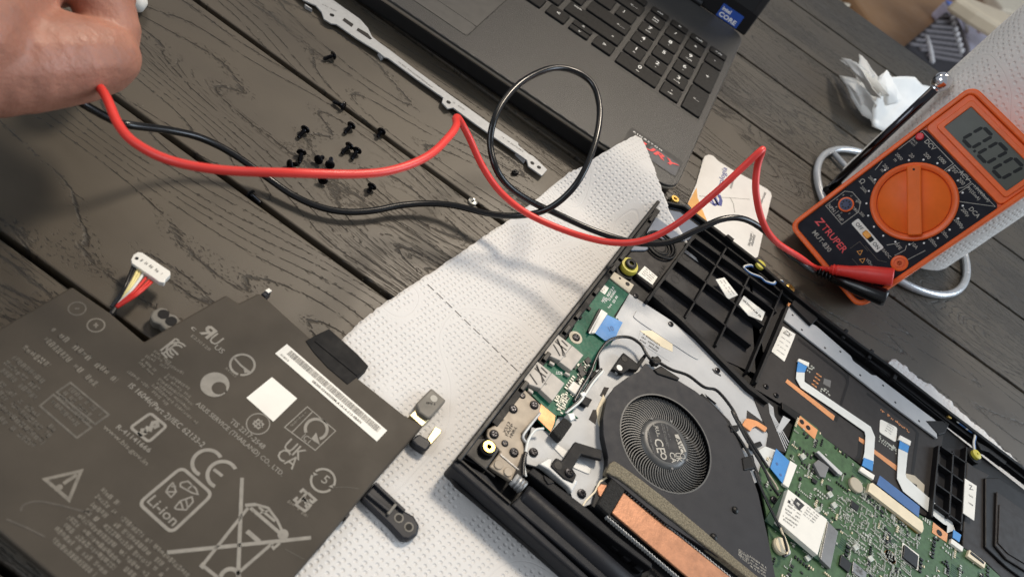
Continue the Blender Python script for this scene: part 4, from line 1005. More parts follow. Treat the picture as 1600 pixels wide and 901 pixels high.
scatter('tiny_component', zA((620, 200), (680, 195), (720, 215), (660, 330), (600, 270)), .0116, 40, [(.0015, .0007), (.0010, .0006)], 'solder', io, 3)
for q in ((340, 690), (385, 640), (350, 720)): c = zB(q)[0]; prism('small_chip', [(c[0] - 5, c[1] - 1), (c[0] + 1, c[1] - 7), (c[0] + 7, c[1]), (c[0], c[1] + 6)], .0117, .0128, 'chip_black', io, .0002)
# black foam block, hinge brace, brackets
prism('foam_block', zA((685, 340), (735, 380), (665, 480), (612, 425)), .0105, .0150, 'foam_black', asus, .0008)
prism('metal_clip', zK((575, 180), (640, 140), (670, 145), (660, 190), (830, 285), (790, 365), (770, 330), (640, 215)), .0104, .0140, 'steel', asus, .0006)
hb = prism('brace', zK((665, 175), (690, 140), (730, 160), (810, 38), (985, 92), (980, 155), (850, 120), (795, 210), (820, 250), (800, 300), (740, 275), (655, 195)), .0124, .0146, 'black_satin', asus, .0004)
link_mesh('screw', FIXED, hb, loc=W(*zK((772, 238))[0], .0147)); disc('hole', zK((703, 190))[0], .0018, .0146, .0148, 'black_gloss', hb, 18)
for q in ((545, 107), (852, 370)): link_mesh('screw', FIXED, asus, loc=W(*zK(q)[0], .0103), rot=Matrix.Rotation(1., 3, 'Z').to_quaternion())
sb = prism('sensor_bracket', zB((605, 588), (660, 630), (690, 655), (740, 590), (755, 600), (690, 700), (640, 690), (600, 720), (535, 690)), .0112, .0136, 'black_satin', asus, .0004)
for q, m_ in (((610, 627), 'black_gloss'), ((580, 682), 'steel')): disc('hole', zB(q)[0], .0016, .0136, .0138, m_, sb, 16)
tube('bracket_post', [W(*zB((550, 715))[0], .0112), W(*zB((580, 690))[0], .0124)], .0014, 'steel', asus, 12)
# ------------------------------------------------------------------ fan
FZ = .0152
fan = prism('fan_housing', [(0, 0), (1, 0), (0, 1)], 0, .001, 'fan_grey', asus)  # replaced below
bpy.data.objects.remove(fan)
FC = W(1041, 690, FZ); FR, HR = .0243, .0128
def fan_plate():
    outl = zE((190, 575), (178, 520), (162, 440), (160, 340), (182, 235), (225, 165), (300, 110), (375, 72), (405, 30), (448, 62), (478, 86), (600, 128), (700, 190), (800, 272), (870, 350), (930, 440), (985, 560), (1030, 680), (1068, 790)) + [(1192, 805), (1202, 850), (1212, 905), (1222, 960), (1235, 1010), (1215, 930)]
    P = [W(x, y, FZ) for x, y in outl[:-1]]
    lo = zJ((240, 100), (700, 480), (1480, 985))
    P += [W(x, y, FZ) for x, y in lo[::-1]]
    bm = bmesh.new(); n = 72
    ov = [bm.verts.new(p) for p in P]; cv = [bm.verts.new((FC.x + FR * math.cos(2 * math.pi * i / n), FC.y + FR * math.sin(2 * math.pi * i / n), FZ)) for i in range(n)]
    es = [bm.edges.new((ov[i], ov[(i + 1) % len(ov)])) for i in range(len(ov))] + [bm.edges.new((cv[i], cv[(i + 1) % n])) for i in range(n)]
    bmesh.ops.triangle_fill(bm, use_beauty=True, edges=es)
    bmesh.ops.recalc_face_normals(bm, faces=bm.faces)
    if sum(fc.normal.z for fc in bm.faces) < 0: bmesh.ops.reverse_faces(bm, faces=bm.faces)
    r = bmesh.ops.extrude_face_region(bm, geom=list(bm.faces))
    vs_ = [e for e in r['geom'] if isinstance(e, bmesh.types.BMVert)]
    for q in vs_: q.co.z -= .0008
    bmesh.ops.recalc_face_normals(bm, faces=bm.faces)
    me = bpy.data.meshes.new('fan'); po = org(asus)
    for q in bm.verts: q.co -= po
    bm.to_mesh(me); bm.free(); me.materials.append(M['fan_grey'])
    o = link_mesh('fan', me, asus)
    # side wall below the plate
    c = sum(P, Vector()) / len(P); ins = [Vector((p.x, p.y)) + (Vector((c.x, c.y)) - Vector((p.x, p.y))).normalized() * .0006 for p in P]
    n = len(ins); vv = [(p.x, p.y, .0102) for p in ins] + [(p.x, p.y, FZ - .0009) for p in ins]
    mk('fan_side', vv, [(i, (i + 1) % n, n + (i + 1) % n, n + i) for i in range(n)] + [tuple(range(n))], 'chip_black', o)
    return o
fan = fan_plate()
ringband('intake_lip', FC, FR - .0002, FR + .0005, 'hub_rim', fan, X_, Y_, UPZ, seg=72)
def blade_mesh():
    v, f = [], []; K = 7
    for i in range(K + 1):
        t = i / K; r = HR * .98 + (FR * 1.0 - HR * .98) * t; a = .42 * t * t - .10 * t; th = .00019
        d = Vector((math.cos(a), math.sin(a), 0)); s = Vector((-d.y, d.x, 0)); z = -.0018 - .0006 * t
        v += [d * r - s * th + UPZ * z, d * r + s * th + UPZ * z, d * r + s * th + UPZ * (z - .0035), d * r - s * th + UPZ * (z - .0035)]
    for i in range(K):
        a = 4 * i
        for k in range(4): f.append((a + k, a + (k + 1) % 4, a + 4 + (k + 1) % 4, a + 4 + k))
    f += [(3, 2, 1, 0), (4 * K, 4 * K + 1, 4 * K + 2, 4 * K + 3)]
    me = bpy.data.meshes.new('blade'); me.from_pydata(v, [], f); me.materials.append(M['fan_blade']); return me
BL = blade_mesh(); NB = 79
for i in range(NB): link_mesh('blade', BL, fan, loc=FC, rot=Matrix.Rotation(-2 * math.pi * i / NB, 3, 'Z').to_quaternion())
hub = lathe('hub', [(HR, -.004), (HR, -.0013), (HR - .0006, -.0006), (HR - .0014, -.0002), (HR - .0024, .0)], FC - UPZ * .0004, UPZ, 'hub_rim', fan, 56)
HZ2 = FC.z - .0004
lathe('hub_face', [(HR - .0030, .00003), (HR - .0030, .00015)], Vector((FC.x, FC.y, HZ2)), UPZ, 'hub_face', fan, 48)
hz_ = HZ2 + .00015
def ht(s, a, b, h, m_='print_grey'): text(s, zHub(a)[0], zHub(b)[0], hz_, m_, fan, h, lift=.0001)
flat('logo_print', zHub((530, 442), (560, 438), (632, 590), (585, 608)), hz_, 'print_grey', fan); text('AVC', zHub((538, 470))[0], zHub((582, 600))[0], hz_ + .00014, 'hub_face', fan, .0024)
ht('UK', (532, 602), (552, 682), .0030); ht('CA', (480, 598), (505, 690), .0030)
ringband('logo_print', W(*zHub((600, 632))[0], hz_), .0011, .0014, 'print_grey', fan, X_, Y_, UPZ); ringband('logo_print', W(*zHub((432, 632))[0], hz_), .0011, .0017, 'print_grey', fan, X_, Y_, UPZ)
ht('CE', (345, 478), (378, 604), .0046)
ht('c', (340, 352), (345, 372), .0011); ht('RU', (352, 368), (368, 435), .0020); ht('us', (370, 440), (376, 462), .0011)
fine_print('fine_print', [(zHub(a)[0], zHub(b)[0]) for a, b in (((440, 335), (495, 520)), ((420, 338), (470, 570)), ((403, 335), (455, 540)), ((285, 395), (345, 615)))], hz_, 'print_mid', fan, .0009, 40)
for q in ((330, 300), (255, 430), (500, 325), (640, 470), (640, 665), (510, 740)): disc('hub_mark', zHub(q)[0], .0006, hz_ - .0002, hz_ - .00005, 'print_mid', fan, 12)
for q in ((1236, 380), (1070, 590)): lathe('dimple', [(.0018, 0), (.0016, .0005), (.0009, .0009), (.0002, .0010)], W(*zJ(q)[0], FZ), UPZ, 'black_gloss', fan, 20)
fp = [(zJ((1262, 690 + k * 14))[0], zJ((1345, 745 + k * 14))[0]) for k in range(5)]
fine_print('fine_print', fp, FZ, 'print_grey', fan, .0008, 41, .5); fine_print('fine_print', [(zJ((1350, 745 + k * 24))[0], zJ((1480, 835 + k * 24))[0]) for k in range(4)], FZ, 'print_grey', fan, .0008, 42)
prism('clip', zE((455, 62), (500, 40), (610, 112), (600, 128), (480, 88)), .0135, .0160, 'black_plastic', asus, .0005)
prism('clip', zE((440, 5), (480, -20), (505, 10), (490, 35), (460, 30)), .0125, .0155, 'black_plastic', asus, .0005)
# foam strip, heat sink
prism('foam_strip', zJ((235, 85), (262, 20), (300, -5), (380, 48), (520, 150), (700, 290), (1000, 540), (1250, 760), (1430, 905), (1530, 985), (1430, 985), (1330, 901), (1200, 800), (1000, 650), (800, 490), (560, 310), (400, 180), (330, 130)), .0120, .0162, 'foam', asus, .0006)
sink = prism('heat_sink', zJ((170, 180), (300, 110), (1450, 1010), (1300, 1100), (130, 350)), .0088, .0124, 'chip_black', asus)
prism('copper_plate', zJ((372, 242), (1180, 885), (1330, 1000), (1150, 1090), (870, 901), (520, 605), (280, 400)), .0125, .0137, 'copper', sink, .0003)
prism('foam_pad', zJ((290, 115), (385, 225), (275, 400), (255, 415), (170, 330)), .0125, .0150, 'foam_black', sink, .0006)
prism('copper_tip', zJ((165, 205), (195, 175), (250, 185), (200, 285), (175, 260)), .0115, .0130, 'copper', sink, .0003)
for a, b, n_ in (((388, 232), (1262, 942), 42), ((248, 432), (960, 1035), 36)):
    for k in range(n_):
        t = k / (n_ - 1); q = (a[0] + (b[0] - a[0]) * t, a[1] + (b[1] - a[1]) * t)
        bar('fin', zJ((q[0] - 6, q[1] - 9))[0], zJ((q[0] + 7, q[1] + 12))[0], .00032, .0110, .0134, 'steel', sink)
stroke('gold_edge', zE((190, 690), (140, 720), (110, 780), (60, 830), (40, 860)), .0007, .0126, 'ivory', asus)
# ------------------------------------------------------------------ opened laptop: front-left compartment
def P3(f, q, z): return W(*f(q)[0], z)
prism('bay_floor', zC((530, 375), (900, 560), (1110, 700)) + zD((510, 470), (335, 885)) + zE((1126, 120), (850, 0)) + zB((760, 240)) + zC((290, 740)), .0079, .0083, 'dark_floor', asus)
RB, RT = .0083, .0128
def rib(f, a, b, w=.0011, zt=RT): return bar('rib', f(a)[0], f(b)[0], w, RB, zt, 'black_satin', asus, .0002)
rib(zC, (545, 372), (255, 775), .0016, .0134); rib(zC, (758, 440), (498, 885)); rib(zD, (300, 192), (80, 655)); rib(zD, (505, 295), (285, 822)); rib(zD, (540, 400), (335, 890), .0016, .0134)
rib(zC, (500, 408), (1085, 850)); rib(zC, (438, 515), (1000, 935)); rib(zC, (368, 640), (920, 1060)); rib(zC, (560, 375), (1100, 760), .0010)
prism('bay_wall', zC((285, 745), (300, 730), (480, 880)) + zE((1020, 150), (1126, 235), (1126, 262), (1010, 175)) + zC((470, 905)), .0079, .0130, 'black_plastic', asus, .0003)
for q in ((500, 500), (430, 640), (330, 770)): ringband('mould_mark', P3(zC, q, .0083), .0026, .0028, 'black_satin', asus, X_, Y_, UPZ)
text('X513FA-1A', zC((300, 680))[0], zC((375, 555))[0], .0112, 'black_plastic', asus, .0020)
fine_print('moulded_lettering', [(zC((415, 590))[0], zC((565, 700))[0]), (zC((440, 570))[0], zC((590, 680))[0])], .0083, 'black_satin', asus, .0012, 50)
l1 = prism('bay_label', zC((690, 640), (745, 628), (832, 740), (775, 765), (760, 755)), .0127, .0131, 'label_white', asus); fine_print('fine_print', [(zC((715, 650))[0], zC((790, 745))[0]), (zC((735, 645))[0], zC((805, 738))[0])], .0131, 'print_mid', l1, .0009, 51)
l2 = prism('bay_label', zC((870, 745), (1005, 850), (985, 905), (900, 870), (838, 800)), .0127, .0131, 'label_white', asus); text('#K32DO4LM 3B', zC((862, 775))[0], zC((975, 885))[0], .0131, 'print_black', l2, .0016)
# corner: speaker housing, ring, grommet
prism('speaker_housing', zC((110, 505), (240, 345), (530, 385), (445, 500), (290, 700), (190, 620)), .0079, .0110, 'film_dark', asus, .0006)
prism('film', rounded(zC((370, 142), (440, 152), (505, 165), (610, 258), (520, 388), (430, 402), (240, 352)), .1), .0111, .0118, 'blue_grey_film', asus, .0002)
c = P3(zC, (340, 420), .0125)
for r_, m_, dz in ((.0098, 'black_gloss', 0), (.0082, 'black_plastic', -.0006), (.0060, 'black_gloss', -.0012)):
    tube('speaker_ring', [c + UPZ * dz + Vector((math.cos(2 * math.pi * i / 40) * r_, math.sin(2 * math.pi * i / 40) * r_, 0)) for i in range(40)], .0007, m_, asus, 8, True)
lathe('speaker_cone', [(.0058, 0), (.0040, .0005), (.0030, .0001)], c - UPZ * .0018, UPZ, 'film_edge', asus)
prism('speaker_foot', zC((130, 430), (230, 415), (290, 430), (240, 455), (150, 455)), .0111, .0122, 'blue_grey_film', asus, .0004)
g_ = P3(zC, (122, 570), .0105); prism('grommet_base', zC((45, 530), (140, 500), (195, 560), (150, 640), (60, 625)), .0079, .0108, 'black_plastic', asus, .0006)
lathe('grommet', [(.0052, 0), (.0056, .0018), (.0050, .0034), (.0036, .0036)], g_, UPZ, 'yellow_rubber', asus, 30)
lathe('grommet_core', [(.0034, .0030), (.0034, .0048), (.0026, .0052), (.0015, .0052), (.0014, .0035)], g_, UPZ, 'chip_black', asus, 24)
lb3 = prism('code_label', zC((235, 555), (318, 625), (285, 675), (190, 605)), .0111, .0115, 'label_white', asus); fine_print('fine_print', [(zC((215 + k * 8, 605 - k * 10))[0], zC((275 + k * 8, 655 - k * 10))[0]) for k in range(4)], .0115, 'print_mid', lb3, .0008, 52)
lathe('brass_insert', [(.0026, 0), (.0026, .0020), (.0012, .0020), (.0011, .0008)], P3(zC, (420, 137), .0130), UPZ, 'brass', asus, 20); disc('brass_post', zC((420, 137))[0], .0034, .0079, .0128, 'black_plastic', asus, 20)
for q in ((330, 145), (355, 130), (250, 240), (265, 230), (20, 545)): c_ = zC(q)[0]; prism('side_latch', [(c_[0] - 4, c_[1]), (c_[0] + 1, c_[1] - 6), (c_[0] + 5, c_[1]), (c_[0], c_[1] + 5)], .0080, .0150, 'black_gloss', asus, .0003)
for q, r_ in (((970, 553), .0034), ((1158, 703), .0030)):
    disc('front_post', zC(q)[0], r_ + .0008, .0079, .0128, 'black_plastic', asus, 20); lathe('front_grommet', [(r_, 0), (r_, .0016), (r_ * .6, .0020), (.0006, .0020), (.0006, .0010)], P3(zC, q, .0129), UPZ, 'yellow_rubber' if r_ > .0032 else 'brass', asus, 22)
for off, m_ in (((0, 0), 'wire_white'), ((4, 6), 'ffc_navy')):
    tube('twisted_wire', catmull([P3(zC, (a + off[0] + (6 if i % 2 else -6), b + off[1]), .0132) for i, (a, b) in enumerate(((930, 555), (900, 548), (875, 560), (890, 590), (930, 605), (970, 625), (1010, 650), (1050, 665), (1085, 645), (1110, 650)))], 6), .0006, m_, asus, 8)
# ------------------------------------------------------------------ touch pad bracket, films, ribbons
tpf = zD((505, 490), (1035, 905)) + zG((545, 680), (560, 640), (590, 640), (560, 901)) + zI((480, 480), (420, 470), (45, 235)) + zF((940, 720), (640, 500), (490, 362), (200, 190), (270, 20), (330, -80))
prism('touchpad_film', tpf, .0082, .0090, 'film_dark', asus, .0002)
plate = prism('touchpad_bracket', [(1234, 473), (1269, 505), (1276, 509), (1330, 556), (1333, 563), (1362, 585), (1369, 586), (1463, 657), (1467, 664), (1464, 676), (1465, 685), (1395, 633), (1330, 582), (1225, 499), (1225, 494)], .0094, .0106, 'plate_grey', asus, .0003)
for q in zD((568, 458), (627, 552), (775, 668), (873, 692), (1000, 842)) + zG((205, 335), (283, 443), (435, 562), (515, 575)): disc('hole', q, .0007, .0106, .0107, 'black_plastic', plate, 12)
prism('copper_tab', zD((540, 380), (555, 385), (548, 405), (535, 400)), .0095, .0108, 'copper_pad', asus); prism('copper_tab', zD((672, 485), (692, 498), (685, 512), (665, 500)), .0107, .0112, 'copper_pad', asus)
for q in ([(690, -20), (800, 105), (795, 160), (750, 300), (742, 340)], ): stroke('film_groove', zF(*q), .0016, .0090, 'film_edge', asus)
stroke('film_groove', zD((600, 610), (900, 845), (920, 880)), .0022, .0090, 'film_edge', asus)
stroke('film_groove', zG((100, 385), (400, 610), (425, 640), (390, 901)), .0020, .0090, 'film_edge', asus)
stroke('film_groove', zF((530, 40), (520, 130), (560, 180)), .0012, .0090, 'film_edge', asus)
stroke('film_groove', zF((740, 340), (720, 400)), .0016, .0090, 'film_edge', asus); stroke('film_groove', zF((880, 500), (870, 620), (850, 650)), .0022, .0090, 'film_edge', asus)
flat('copper_stripe', zF((410, 130), (715, 365), (705, 395), (398, 150)), .0090, 'copper_pad', asus); flat('copper_stripe', zF((870, 500), (905, 520), (900, 548), (868, 525)), .0090, 'copper_pad', asus)
flat('copper_stripe', zI((70, 5), (230, 120), (225, 155), (62, 30)), .0090, 'copper_pad', asus); flat('copper_stripe', zI((295, 175), (355, 190), (425, 255), (418, 325), (372, 300), (372, 255), (330, 235), (290, 215)), .0090, 'tan_board', asus)
sl = flat('film_label', zD((505, 530), (585, 580), (575, 610), (515, 755), (432, 690)), .0090, 'label_white', asus, .0003)
fine_print('fine_print', [(zD((505 + k * 9, 575 - k * 8 if k < 2 else 560))[0], zD((545 + k * 6, 600 - k * 4))[0]) for k in range(3)], .0093, 'print_black', sl, .0012, 60); fine_print('fine_print', [(zD((495 - k * 12, 600 + k * 26))[0], zD((550 - k * 12, 640 + k * 26))[0]) for k in range(4)], .0093, 'print_mid', sl, .0008, 61)
scatter('test_point', zF((555, 40), (585, 55), (575, 90), (535, 85)), .0090, 8, [(.0012, .0007)], 'solder', asus, 11, (), (.0001, .0002))
for i in range(4):
    for j in range(2):
        q = zF((605 - i * 10 + j * 22 - 10 * j, 98 + i * 22 + j * 10))[0]; bar('contact', (q[0] - 2, q[1] - 1), (q[0] + 3, q[1] + 2), .0009, .0090, .0092, 'copper_pad', asus)
scatter('test_point', zF((630, 190), (685, 195), (680, 240), (620, 215)), .0090, 12, [(.0010, .0008)], 'solder', asus, 12, (), (.0001, .0002)); flat('dim_window', zF((645, 125), (690, 140), (685, 185), (640, 160)), .0090, 'print_mid', asus)
lw = prism('film_label', rounded(zF((1005, 385), (1115, 440), (1105, 535), (1000, 470)), .15), .0090, .0093, 'label_white', asus); fine_print('fine_print', [(zF((1035 + k * 6, 460 - k * 14))[0], zF((1075 + k * 6, 488 - k * 14))[0]) for k in range(4)], .0093, 'print_mid', lw, .0008, 62)
scatter('test_point', zG((180, 650), (290, 730), (285, 775), (175, 690)), .0090, 40, [(.0008, .0006)], 'solder', asus, 13, (), (.0001, .0002)); scatter('test_point', zG((190, 485), (380, 630), (375, 640), (185, 495)), .0090, 26, [(.0010, .0005)], 'copper_pad', asus, 14, (), (.0001, .0002))
# ribbon cables
prism('ribbon_connector', zF((485, -2), (552, 25), (548, 52), (478, 15)), .0091, .0104, 'label_white', asus, .0002)
prism('ribbon_cable', zF((470, 85), (466, 128), (498, 185), (700, 320), (905, 465), (912, 492), (905, 600), (895, 640), (962, 672), (968, 560), (972, 500), (945, 435), (730, 290), (520, 147), (522, 85)), .0096, .0099, 'ffc_white', asus)
prism('ribbon_end', zF((480, 12), (538, 48), (522, 88), (470, 84)), .0097, .01005, 'ffc_blue', asus); prism('ribbon_end', zF((902, 632), (962, 655), (955, 718), (890, 682)), .0105, .0110, 'ffc_blue', asus)
prism('ribbon_connector', zF((885, 688), (972, 745), (962, 775), (872, 715)), .0107, .0122, 'label_white', asus, .0003)
prism('ribbon_connector', zG((315, 652), (385, 690), (378, 720), (305, 680)), .0091, .0104, 'label_white', asus, .0002)
prism('ribbon_end', zG((312, 688), (372, 722), (362, 765), (305, 735)), .0097, .0100, 'ffc_blue', asus)
prism('ribbon_cable', zG((303, 738), (362, 765)) + zI((292, 180), (298, 205), (605, 478), (638, 572), (582, 592), (585, 540), (560, 530), (275, 300), (232, 210)), .0096, .0099, 'ffc_white', asus)
prism('ribbon_end', zI((628, 568), (682, 605), (668, 655), (622, 622)), .0107, .0111, 'ffc_blue', asus)
# front grille: long slats
for k in range(4):
    a = zD((738 - k * 9, 446 + k * 10))[0]; b = zG((636 - k * 10, 540 + k * 10))[0]
    bar('grille_slat', a, b, .0006, .0085, .0126 - k * .0004, 'black_satin', asus, .0001)
for q in ((905, 575), (1070, 705), (1230, 838)): c_ = zD(q)[0]; bar('grille_post', (c_[0] - 3, c_[1] + 7), (c_[0] + 3, c_[1] - 6), .0022, .0085, .0136, 'black_satin', asus, .0002)
prism('grille_cap', zD((590, 330), (745, 435), (730, 480), (690, 520), (560, 390)), .0085, .0128, 'black_plastic', asus, .0004)
prism('grille_block', zG((480, 560), (640, 560), (600, 640), (560, 650)), .0085, .0110, 'black_plastic', asus, .0004)
# right-hand ladder of ribs
prism('bay_floor', zI((520, 0), (720, 0), (685, 570), (640, 560), (470, 470)), .0080, .0083, 'dark_floor', asus)
for a, b in (((528, -20), (478, 480)), ((628, 20), (598, 480)), ((722, -10), (682, 575)), ((530, 110), (715, 245)), ((512, 250), (705, 385)), ((500, 390), (690, 530)), ((545, -15), (722, 105))): bar('rib', zI(a)[0], zI(b)[0], .0011, .0083, .0126, 'black_satin', asus, .0002)
prism('right_panel', zI((722, 90), (770, 130), (880, 185), (850, 220), (850, 690), (940, 800), (1121, 901), (1121, 1000), (960, 901), (860, 800), (690, 690)), .0083, .0104, 'film_dark', asus, .0005)
prism('speaker_gasket', zI((850, 205), (940, 205), (1250, 400), (1250, 1000), (1121, 920), (1000, 830), (850, 690)), .0085, .0118, 'film_edge', asus, .0006)
prism('speaker_box', zI((930, 300), (1250, 520), (1250, 930), (1000, 775), (920, 680)), .0119, .0130, 'film_dark', asus, .0008)
prism('speaker_face', zI((950, 390), (1250, 590), (1250, 880), (1010, 735), (940, 660)), .0131, .0136, 'film_dark', asus, .0005)
rl = prism('panel_label', zI((708, 210), (790, 262), (772, 505), (695, 452)), .0127, .0131, 'label_white', asus)
stroke('fine_print', zI((735, 255), (755, 262), (740, 285), (765, 290)), .0006, .0131, 'print_mid', rl); fine_print('fine_print', [(zI((735 - k * 2, 330 + k * 55))[0], zI((765 - k * 2, 350 + k * 55))[0]) for k in range(2)], .0131, 'print_mid', rl, .001, 63)
disc('front_post', zI((775, 48))[0], .0050, .0083, .0120, 'black_plastic', asus, 24); lathe('front_grommet', [(.0030, 0), (.0030, .0018), (.0022, .0022), (.0007, .0022), (.0007, .0012)], P3(zI, (775, 48), .0121), UPZ, 'yellow_rubber', asus, 22)
for off, m_ in (((0, 0), 'wire_white'), ((5, 4), 'ffc_navy')):
    tube('twisted_wire', catmull([P3(zG, (a + off[0] + (5 if i % 2 else -5), b + off[1]), .0134) for i, (a, b) in enumerate(((635, 525), (660, 550), (690, 570), (720, 600), (755, 620), (785, 650), (788, 700), (785, 760)))], 6), .0006, m_, asus, 8)
prism('front_post', zG((625, 508), (650, 520), (645, 548), (622, 535)), .0085, .0136, 'brass', asus, .0004)
prism('front_latch', zG((800, 690), (900, 740), (1000, 820), (985, 840), (880, 760), (830, 745)), .0085, .0128, 'black_satin', asus, .0004)
# ------------------------------------------------------------------ motherboard
MB = .0106
mpoly = zF((478, 372), (492, 360), (600, 440), (640, 500), (760, 590), (880, 690), (940, 730)) + zI((45, 235), (400, 470), (480, 510), (590, 640), (700, 700), (860, 810), (960, 901), (1160, 1080)) + [(1560, 1010), (1300, 1010), (1222, 940), (1205, 880), (1197, 800), (1186, 740), (1192, 715)] + zF((400, 620))
mb = prism('motherboard', mpoly, .0094, MB, 'mobo_green', asus, .0001)
def mbx(name, f, q, h, m_, parent=None, z=MB, bev=.0002): return prism(name, f(*q), z + .0001, z + h, m_, parent or mb, bev)
big = []
def chip(name, f, q, h, m_): big.append(f(*q)); return mbx(name, f, q, h, m_)
o = chip('copper_tab', zF, ((492, 364), (606, 455), (586, 516), (470, 412)), .0003, 'copper_pad')
for q in ((505, 403), (545, 440)): disc('hole', zF(q)[0], .0014, MB + .0003, MB + .0005, 'black_plastic', o, 16)
wf = chip('wifi_card', zH, ((350, 275), (660, 500), (585, 790), (200, 505)), .0012, 'mobo_dark')
wl = mbx('wifi_shield', zH, ((365, 285), (640, 497), (572, 747), (295, 510)), .0032, 'label_white', wf, MB + .0012)
wz = MB + .0012 + .0032
for k in range(7): fine_print('fine_print', [(zH((330 + k * 8 - 10 * (k % 2), 500 - k * 24))[0], zH((420 + k * 8, 568 - k * 24))[0])], wz, 'print_mid', wl, .0009, 70 + k)
for k in range(5): fine_print('fine_print', [(zH((470 + k * 10, 465 - k * 8 - k * 8))[0], zH((545 + k * 12, 525 - k * 14))[0])], wz, 'print_mid', wl, .0008, 80 + k)
stroke('fine_print', zH((425, 360), (465, 395), (440, 420), (410, 385)), .0016, wz, 'print_black', wl, True)
stroke('fine_print', zH((365, 368), (380, 378)), .0016, wz, 'print_black', wl)
chip('memory_module', zH, ((645, 510), (716, 582), (662, 842), (592, 775)), .0022, 'chip_grey')
mbx('chip_edge', zH, ((636, 500), (648, 512), (592, 770), (580, 752)), .0016, 'solder')
chip('shield_can', zH, ((545, 105), (578, 78), (652, 130), (625, 205), (590, 195)), .0018, 'chip_grey')
chip('shield_strip', zH, ((565, 25), (580, 15), (748, 172), (738, 190), (715, 175)), .0022, 'steel')
chip('shield_strip_base', zH, ((550, 42), (562, 32), (715, 178), (700, 192)), .0016, 'chip_black')
lathe('coin_cell', [(.0042, .0001), (.0042, .0014), (.0038, .0017)], P3(zH, (830, 262), MB), UPZ, 'tan_board', mb, 28); big.append(zH((790, 240), (850, 225), (870, 290), (810, 300)))
for q in (((812, 362), (868, 402), (852, 442), (804, 405)), ((738, 742), (812, 802), (792, 872), (725, 815)), ((640, 250), (682, 280), (675, 300), (640, 285)), ((535, 200), (575, 228), (565, 250), (535, 232)), ((690, 560), (745, 560), (735, 570))): chip('small_chip', zH, q, .0010, 'chip_black')
cg = chip('power_chip', zH, ((822, 788), (918, 868), (905, 930), (815, 860)), .0010, 'chip_grey'); fine_print('fine_print', [(zH((840, 830 + k * 14))[0], zH((885, 862 + k * 14))[0]) for k in range(3)], MB + .001, 'print_mid', cg, .001, 90)
for f, q, r_ in ((zH, (1080, 758), .0034), (zI, (185, 758), .0034)):
    disc('screw_ring', f(q)[0], r_, MB, MB + .0002, 'copper_pad', mb, 24); disc('hole', f(q)[0], r_ * .45, MB + .0002, MB + .0003, 'black_plastic', mb, 16)
ic = chip('display_connector', zI, ((42, 245), (62, 240), (412, 510), (420, 560), (408, 592), (30, 300)), .0022, 'ivory')
rb = mbx('wide_ribbon', zI, ((112, 188), (392, 405), (385, 482), (90, 252)), .0005, 'ffc_navy', asus, MB + .0014)
fr_ = [(58 + 320 * t, 330 + 262 * t) for t in [i / 40 for i in range(41)]]
for x, y in fr_: bar('pin', zI((x - 6, y + 3))[0], zI((x + 2, y - 12))[0], .0003, MB, MB + .0006, 'brass', ic)
o = chip('copper_tab', zI, ((485, 515), (588, 597), (580, 657), (478, 590)), .0003, 'copper_pad'); disc('hole', zI((530, 590))[0], .0017, MB + .0003, MB + .0005, 'black_plastic', o, 18)
cf = chip('controller_chip', zI, ((270, 655), (387, 745), (380, 857), (262, 770)), .0003, 'label_white'); mbx('chip_body', zI, ((285, 672), (382, 752), (374, 842), (275, 762)), .0011, 'chip_black', cf, MB + .0003)
chip('ribbon_connector', zI, ((615, 630), (698, 690), (690, 722), (608, 662)), .0018, 'label_white'); chip('ribbon_connector', zI, ((740, 708), (855, 800), (845, 838), (725, 752)), .0018, 'ivory')
mbx('chip_edge', zI, ((752, 720), (845, 795), (842, 808), (748, 735)), .0022, 'chip_black')
# left ribbon with blue end
prism('ribbon_connector', zF((430, 650), (475, 680), (420, 825), (382, 800)), MB + .0001, MB + .0020, 'label_white', mb, .0003); big.append(zF((430, 650), (475, 680), (420, 825), (382, 800)))
prism('ribbon_end', zF((340, 575), (432, 662), (385, 802), (302, 698)), MB + .0012, MB + .0016, 'ffc_blue', asus); big.append(zF((340, 575), (432, 662), (385, 802), (302, 698)))
for q in ((345, 672), (368, 742)): disc('ribbon_mark', zF(q)[0], .0008, MB + .0016, MB + .0017, 'ffc_navy', asus, 12)
prism('ribbon_cable', zF((200, 600), (270, 560), (335, 585), (300, 700), (260, 660)), .0104, .0108, 'ffc_white', asus)
prism('copper_hook', rounded(zF((120, 425), (150, 378), (215, 395), (285, 440), (270, 470), (215, 430), (190, 440), (175, 465)), .2), .0103, .0112, 'copper_pad', asus, .0003)
prism('hook_recess', zF((155, 330), (290, 430), (275, 470), (215, 425), (150, 378)), .0099, .0102, 'film_dark', asus)
prism('bare_ribbon', zF((180, 215), (290, 290), (400, 600), (275, 565), (290, 480)), .0100, .0104, 'film_dark', asus)
for k in range(4): stroke('ribbon_trace', zF((292 + k * 8, 285 + k * 7), (300 + k * 8, 350 + k * 6), (400 + k * 7, 590 - k * 18)), .0006, .0104, 'plate_grey', asus)
prism('bare_ribbon', zF((385, 365), (430, 390), (365, 475), (340, 460)), .0101, .0106, 'plate_grey', asus)
prism('latch_bar', zF((375, 275), (500, 355), (480, 400), (380, 325)), .0091, .0108, 'black_gloss', asus, .0004)
link_mesh('screw', FIXED, mb, loc=W(*zH((265, 362))[0], MB + .0002)); 
for q in ((275, 178), (340, 235)): link_mesh('screw', FIXED_S, asus, loc=W(*zF(q)[0], .0092))
